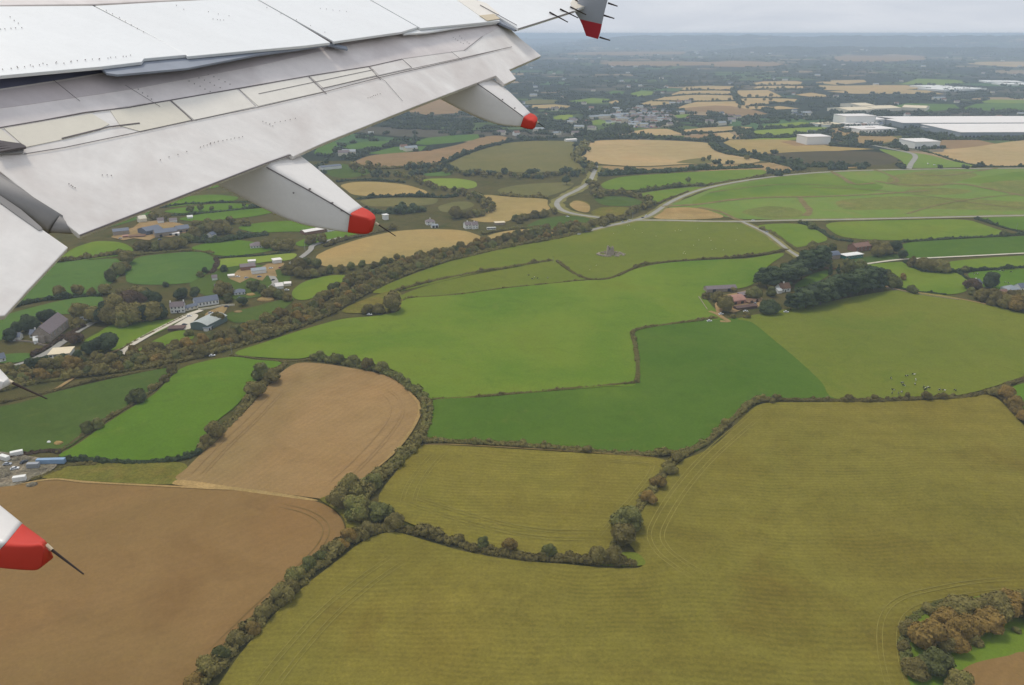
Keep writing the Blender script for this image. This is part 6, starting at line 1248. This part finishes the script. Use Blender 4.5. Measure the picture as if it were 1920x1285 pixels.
# ------------------------------------------------------------------ animals, vehicles, poles, yard
def skinned(name, pts, edges, mats):
    me = bpy.data.meshes.new(name); me.from_pydata([p[:3] for p in pts], edges, []); o = bpy.data.objects.new(name, me); COL.objects.link(o)
    o.modifiers.new('s', 'SKIN'); sv = me.skin_vertices[0].data
    for i, p in enumerate(pts): sv[i].radius = (p[3], p[4] if len(p) > 4 else p[3])
    sv[0].use_root = True
    ss = o.modifiers.new('u', 'SUBSURF'); ss.levels = 1; ss.render_levels = 1
    dg = bpy.context.evaluated_depsgraph_get(); m2 = bpy.data.meshes.new_from_object(o.evaluated_get(dg)); bpy.data.objects.remove(o)
    m2.materials.clear()
    for m in mats: m2.materials.append(m)
    return m2
def patch_mat(name, a, b, sc, th):
    s = NT(name); t = s.n('ShaderNodeTexCoord'); oi = s.n('ShaderNodeObjectInfo'); ad = s.n('ShaderNodeVectorMath', operation='ADD'); s.l(t.outputs['Object'], ad.inputs[0]); s.l(s.math('MULTIPLY', oi.outputs['Random'], 50.0), ad.inputs[1])
    s.base(s.ramp(s.noise(sc, 2.0, vec=ad.outputs[0]), [(th, K(a)), (th + .02, K(b))])); return s.m
def quad(s):   # pelvis, belly, chest, neck, head, muzzle, tail, legs with hocks
    P = [(-.75,0,1.12,.30,.34),(0,0,1.08,.34,.40),(.65,0,1.10,.30,.38),(1.0,0,1.28,.17,.20),(1.28,0,1.38,.15,.16),(1.55,0,1.22,.09,.10),(-1.02,0,1.22,.06),(-1.08,0,.6,.03)]
    E = [(0,1),(1,2),(2,3),(3,4),(4,5),(0,6),(6,7)]
    for y in (-.22, .22):
        b = len(P); P += [(-.72,y,.75,.14),(-.86,y,.48,.08),(-.78,y,.04,.07)]; E += [(0,b),(b,b+1),(b+1,b+2)]
        b = len(P); P += [(.62,y,.72,.13),(.66,y,.40,.07),(.64,y,.04,.07)]; E += [(2,b),(b,b+1),(b+1,b+2)]
    return [tuple(x*s for x in p) for p in P], E
cow_m = skinned('cow', *quad(1.0), [patch_mat('cow_hide', (28,26,26), (224,220,212), 1.1, .56)])
sheep_m = skinned('sheep', *quad(.46), [plain_mat('fleece', (222,216,200), .95, .1, 3.0)])
def beast(me, nm, u, v, label, group, rz=None):
    o = bpy.data.objects.new(nm, me); COL.objects.link(o); p = G(u, v); p.z = 0.06 + 0.004 * LAYER[0]; o.location = p; o.rotation_euler = (0, 0, random.random()*6.283 if rz is None else rz); o['label'] = label; o['category'] = nm; o['group'] = group
for u, v in [(1670,713),(1699,709),(1712,706),(1691,722),(1694,727),(1716,716),(1715,724),(1674,735),(1672,741),(1684,741),(1690,739),(1731,730),(1736,732),(1741,731),(1734,735),(1761,735),(1769,736),(1790,736)]: beast(cow_m, 'cow', u, v, 'black and white cow grazing near the low hedge above the stubble', 'cows above the foreground stubble')
for u, v in [(1002,523),(1008,525),(991,519),(1027,524),(998,526)]: beast(cow_m, 'cow', u, v, 'dark and white cow in the narrow yellowish field', 'cows in the narrow field')
for u, v in [(1826,516),(1832,516),(1884,532),(1890,534),(1874,510),(1880,511),(1895,513),(1868,509)]: beast(cow_m, 'cow', u, v, 'pale cow in the paddock at the right border', 'cows in the right paddock')
for u, v in [(1176,425),(1180,424),(1190,432),(1204,438),(1266,435),(1272,433),(1276,434),(1281,477),(1285,478),(1283,474),(1308,430),(1310,452),(1330,448),(1333,453),(1382,430),(1380,452),(1335,470),(1342,468),(1118,500),(1106,508),(1150,440),(1300,462),(1356,471),(1230,445)]: beast(sheep_m, 'sheep', u, v, 'white sheep grazing in the field of the ruined tower', 'sheep in the tower field')
def car_proto():
    prof = [(-2.1,.35),(-2.1,.78),(-1.6,.95),(1.0,.98),(2.0,.80),(2.15,.55),(2.1,.35)]
    V = [(x, y, z) for y in (-.85, .85) for x, z in prof]; n = len(prof); F = [tuple(range(n)), tuple(range(n, 2*n))[::-1]] + [(i, n+i, n+(i+1) % n, (i+1) % n) for i in range(n)]
    V2 = [(-1.7,-.78,.95),(1.1,-.78,.98),(1.1,.78,.98),(-1.7,.78,.95),(-1.2,-.62,1.42),(.3,-.62,1.45),(.3,.62,1.45),(-1.2,.62,1.42)]
    F2 = [(4,5,6,7),(0,1,5,4),(1,2,6,5),(2,3,7,6),(3,0,4,7)]
    Vr, Fr = box(-1.2,.3,-.62,.62,1.425,1.5); Vb, Fb = join([(V, F), (Vr, Fr)])
    w = []
    for x in (-1.3, 1.35):
        for y in (-.82, .82): w.append(tube((x, y-.1, .32), (x, y+.1, .32), .32, .32, 10))
    return (Vb, Fb), (V2, F2), w
cb_, cg_, cw_ = car_proto(); CARM = {}
def car(u, v, rz, col, label, group=None, s=1.0, name='car'):
    r = link(name, None, None, G(u, v, .45), label=label, category='car' if name == 'car' else name.replace('_', ' '), group=group); r.rotation_euler = (0, 0, rz); r.scale = (s, s, s*1.0)
    if 'g' not in CARM:
        for k, (V, F), m in [('g', cg_, 'glass')] + [('w%d' % i, w, 'blackrubber') for i, w in enumerate(cw_)]:
            me = bpy.data.meshes.new('car'); me.from_pydata([tuple(p) for p in V], [], F); me.materials.append(M[m]); CARM[k] = me
    if col not in CARM:
        me = bpy.data.meshes.new('body'); me.from_pydata([tuple(p) for p in cb_[0]], [], cb_[1]); me.materials.append(M['car_' + col]); CARM[col] = me
    for k, n2 in [(col, 'body'), ('g', 'windows')] + [('w%d' % i, 'wheel') for i in range(4)]:
        o = bpy.data.objects.new(n2, CARM[k]); COL.objects.link(o); o.parent = r
for u, v, rz, c, lb in [(1352,342,.5,'white','white car on the main road beside the fork field'), (1180,414,.3,'white','white car at the crossroads'), (1168,417,.3,'silver','silver car queuing left of the crossroads'), (1205,409,.7,'dark','dark car at the crossroads'), (1212,405,.7,'white','white car just above the crossroads'), (1086,440,.4,'white','white car leaving the long tree belt'),
                      (1412,414,0,'white','white car on the straight road near the lane'), (1438,436,-.8,'silver','silver car at the top of the bushy lane'), (1064,407,-.2,'white','white car on the bend of the new road'), (395,588,.4,'silver','silver car parked before the schoolhouse'), (425,576,.2,'dark','dark car parked at the schoolhouse end'), (486,520,.5,'blue','blue car parked in the lower farmyard'), (495,512,.1,'white','white car parked in the lower farmyard'), (100,690,.5,'white','white car on the lane below the bungalow'),
                      (65,690,.6,'silver','silver car on the lane at the left'), (28,880,.3,'white','white car parked in the rubble yard'), (14,872,.2,'silver','silver car parked in the rubble yard'), (45,868,1.2,'dark','dark car parked in the rubble yard'), (1752,310,.2,'white','white car at the road fork by the warehouses'), (1740,308,.6,'dark','dark car at the road fork by the warehouses'), (1330,603,.2,'white','white car at the end of the farm track'), (1474,586,0,'white','white car at the edge of the cow field'), (398,668,.3,'white','white car beside the pole at the tree belt'), (693,591,0,'white','white car on the rough corner by the belt')]: car(u, v, rz, c, lb)
for n_, (u, v, rz, c, lb) in enumerate([(226,448,.3,'silver','silver car at the left of the slate farmyard'),(262,432,.9,'white','white van parked behind the slate barns'),(284,428,.2,'white','white van beside the pale gabled farmhouse'),(318,430,.5,'red','red car at the back of the slate farmyard'),(346,444,.1,'white','white car at the right of the slate farmyard'),(300,450,.7,'blue','blue car in front of the slate barns'),
    (446,520,.2,'white','white car by the brown cattle shed'),(462,522,.8,'silver','silver car in front of the brown cattle shed'),(508,504,.4,'white','white car beside the plain block shed'),(526,503,.3,'red','red car at the top of the lower farmyard'),(512,526,1.2,'dark','dark car on the farm lane'),(538,545,.1,'white','white van by the lower farm cottage'),(450,560,.1,'blue','blue car by the hipped grey house'),(355,594,.5,'white','white car on the apron near the farmhouse'),(346,610,.1,'dark','dark car on the apron by the silage pit'),(1398,585,.2,'white','white car at the dark brown shed'),(1416,570,.9,'silver','silver car by the tan walled pen'),(1352,590,.3,'white','white trailer car in the old farmyard'),(1588,492,.1,'white','white car before the teal pavilion'),(1600,492,.1,'silver','silver car before the teal pavilion'),(1900,555,.2,'white','white car before the grey hipped bungalow'),(1600,272,.3,'white','white car on the road by the warehouses'),(1632,276,.3,'dark','dark car on the road by the warehouses')]): car(u, v, rz, c, lb)
# the town car park: cars too small to show their parts, one mesh each
PK = []
for c in ('white', 'silver', 'dark', 'blue', 'red'):
    V, F = join([cb_, cg_] + cw_); me = bpy.data.meshes.new('parked_car'); me.from_pydata([tuple(p) for p in V], [], F); me.materials.append(M['car_' + c]); PK.append(me)
for i in range(110):
    u, v = random.uniform(1182, 1238), random.uniform(224, 240)
    o = bpy.data.objects.new('parked_car', random.choice(PK)); COL.objects.link(o); o.location = G(u, v, .5); o.rotation_euler = (0, 0, random.choice((.2, 1.77)) + random.uniform(-.1, .1)); o.scale = (1.5, 1.5, 1.5)
    o['label'] = 'tiny car in the crowded car park at the edge of the little town'; o['category'] = 'car'; o['group'] = 'cars in the town car park'
bus = link('coach', None, None, G(913, 432, .4), label='white coach parked beside the pale roofed shed', category='coach'); bus.rotation_euler = (0, 0, .15)
V, F = box(0, 11, 0, 2.5, .4, 3.2); part(bus, 'body', V, F, 'white'); V, F = box(.3, 10.9, -.03, 2.53, 1.6, 2.6); part(bus, 'windows', V, F, 'glass')
for x in (2, 8.8):
    for y in (0, 2.3): V, F = tube((x, y, .5), (x, y+.25, .5), .5, .5, 10); part(bus, 'wheel', V, F, 'blackrubber')
def container(u, v, rz, mat, label, L=6.1, W_=2.45, H=2.6, name='container'):
    r = link(name, None, None, G(u, v, .4), label=label, category=name.replace('_', ' ')); r.rotation_euler = (0, 0, rz)
    V, F = box(0, L, 0, W_, 0, H); part(r, 'body', V, F, mat)
    parts = [box(L*i/14-.06, L*i/14+.06, -.07, .0, .15, H-.15) for i in range(1, 14)]; V, F = join(parts); part(r, 'rib', V, F, mat, kind='stuff')
    for y in (.05, W_/2+.03): V, F = box(L-.001, L+.05, y, y+W_/2-.1, .1, H-.1); part(r, 'door', V, F, mat)
M['bluebox'] = plain_mat('blue_steel', (132,158,184), .5, .1, .5)
container(68, 871, .05, 'bluebox', 'long pale blue container at the edge of the rubble yard', L=15)
container(-2, 862, -.4, 'white', 'white container at the left of the rubble yard'); container(20, 858, .5, 'white', 'white container at the back of the rubble yard'); container(50, 879, .1, 'steel', 'grey container in the middle of the rubble yard'); container(24, 905, .3, 'white', 'white container at the front of the rubble yard')
container(1545, 270, .1, 'white', 'white trailer beside the plain block warehouse', L=13, H=4); container(690, 250, 0, 'white', 'white trailer in the far park', L=13, H=4)
def heap(u, v, w, h, mat, label):
    V, F = ICO[2]; V = V * (.85 + .3 * rng.random((len(V), 1))); V = V[:, :] * np.array([w/2, w/2*.8, h]); p = G(u, v, .3)
    mk('earth_heap', V + np.array(p), F, M[mat], origin=p, label=label, category='heap')
for a in [(498,562,16,2.2,'sandy','sand heap beside the hipped house'), (470,553,9,1.5,'sandy','smaller sand heap behind the hipped house'), (446,585,8,1,'dirt','brown earth heap on the grass slope'), (30,862,6,1.6,'yard','grey rubble heap at the back of the rubble yard'), (48,862,7,1.6,'yard','wide rubble heap in the rubble yard'), (5,892,8,1.8,'yard','rubble heap at the left border'), (80,880,5,1.2,'yard','small rubble heap beside the blue container'), (110,832,5,1.5,'sandy','sandy heap at the corner of the dull green field'), (92,830,2.4,1.2,'white','white bale at the corner of the dull green field'), (60,910,6,1.5,'yard','dark rubble heap above the brown field')]: heap(*a)
def pole(u, v, h, label, arm=True, group=None):
    r = link('utility_pole', None, None, G(u, v, .2), label=label, category='pole', group=group); V, F = tube((0,0,-.4), (0,0,h), .16, .11, 7); part(r, 'post', V, F, 'steel')
    if arm: V, F = box(-1.1, 1.1, -.06, .06, h-.7, h-.55); part(r, 'crossarm', V, F, 'trunk')
for u, v, h, lb in [(435,664,9,'pale utility pole at the corner of the bright green field'), (1037,493,7,'pole at the end of the tower field hedge'), (1152,417,9,'left lamp pole at the crossroads'), (1186,410,9,'lamp pole beside the crossroads'), (1905,433,10,'pole on the dark slanting hedge at the right border'), (572,470,9,'pole at the straw field lane corner'), (525,335,10,'pole below the green sheds under the flap')]: pole(u, v, h, lb)
# low garden walls and fences
def wall(label, pts, h=1.2, mat='cream', name='garden_wall'):
    P = poly_pts(pts); V, F = [], []
    for i, p in enumerate(P):
        t = (P[min(i+1, len(P)-1)] - P[max(i-1, 0)]); t.z = 0; t.normalize(); n = Vector((-t.y, t.x, 0)) * .2
        V += [p - n, p + n, p + n + Vector((0,0,h+.3)), p - n + Vector((0,0,h+.3))]
    for i in range(len(P)-1): a, b = i*4, i*4+4; F += [(a+k, b+k, b+(k+1) % 4, a+(k+1) % 4) for k in range(4)]
    F += [(0,1,2,3), (len(V)-1, len(V)-2, len(V)-3, len(V)-4)]
    mk(name, V, F, M[mat], origin=P[0], label=label, category='wall')
wall('pale wall in front of the white schoolhouse', [(372,582),(395,579),(414,575),(440,573)]); wall('stone wall round the church yard', [(30,640),(55,642),(80,648),(100,650)], 1.0, 'stone'); wall('white fence rail of the old farmyard', [(1310,558),(1318,570),(1326,582)], .9, 'stone', 'fence'); wall('stone bank above the cow field path', [(1662,540),(1700,549),(1740,556),(1800,564)], .7, 'stone'); wall('low wall below the mansion lawn', [(1545,503),(1560,506),(1590,502),(1620,497)], 1.0, 'brickwall')
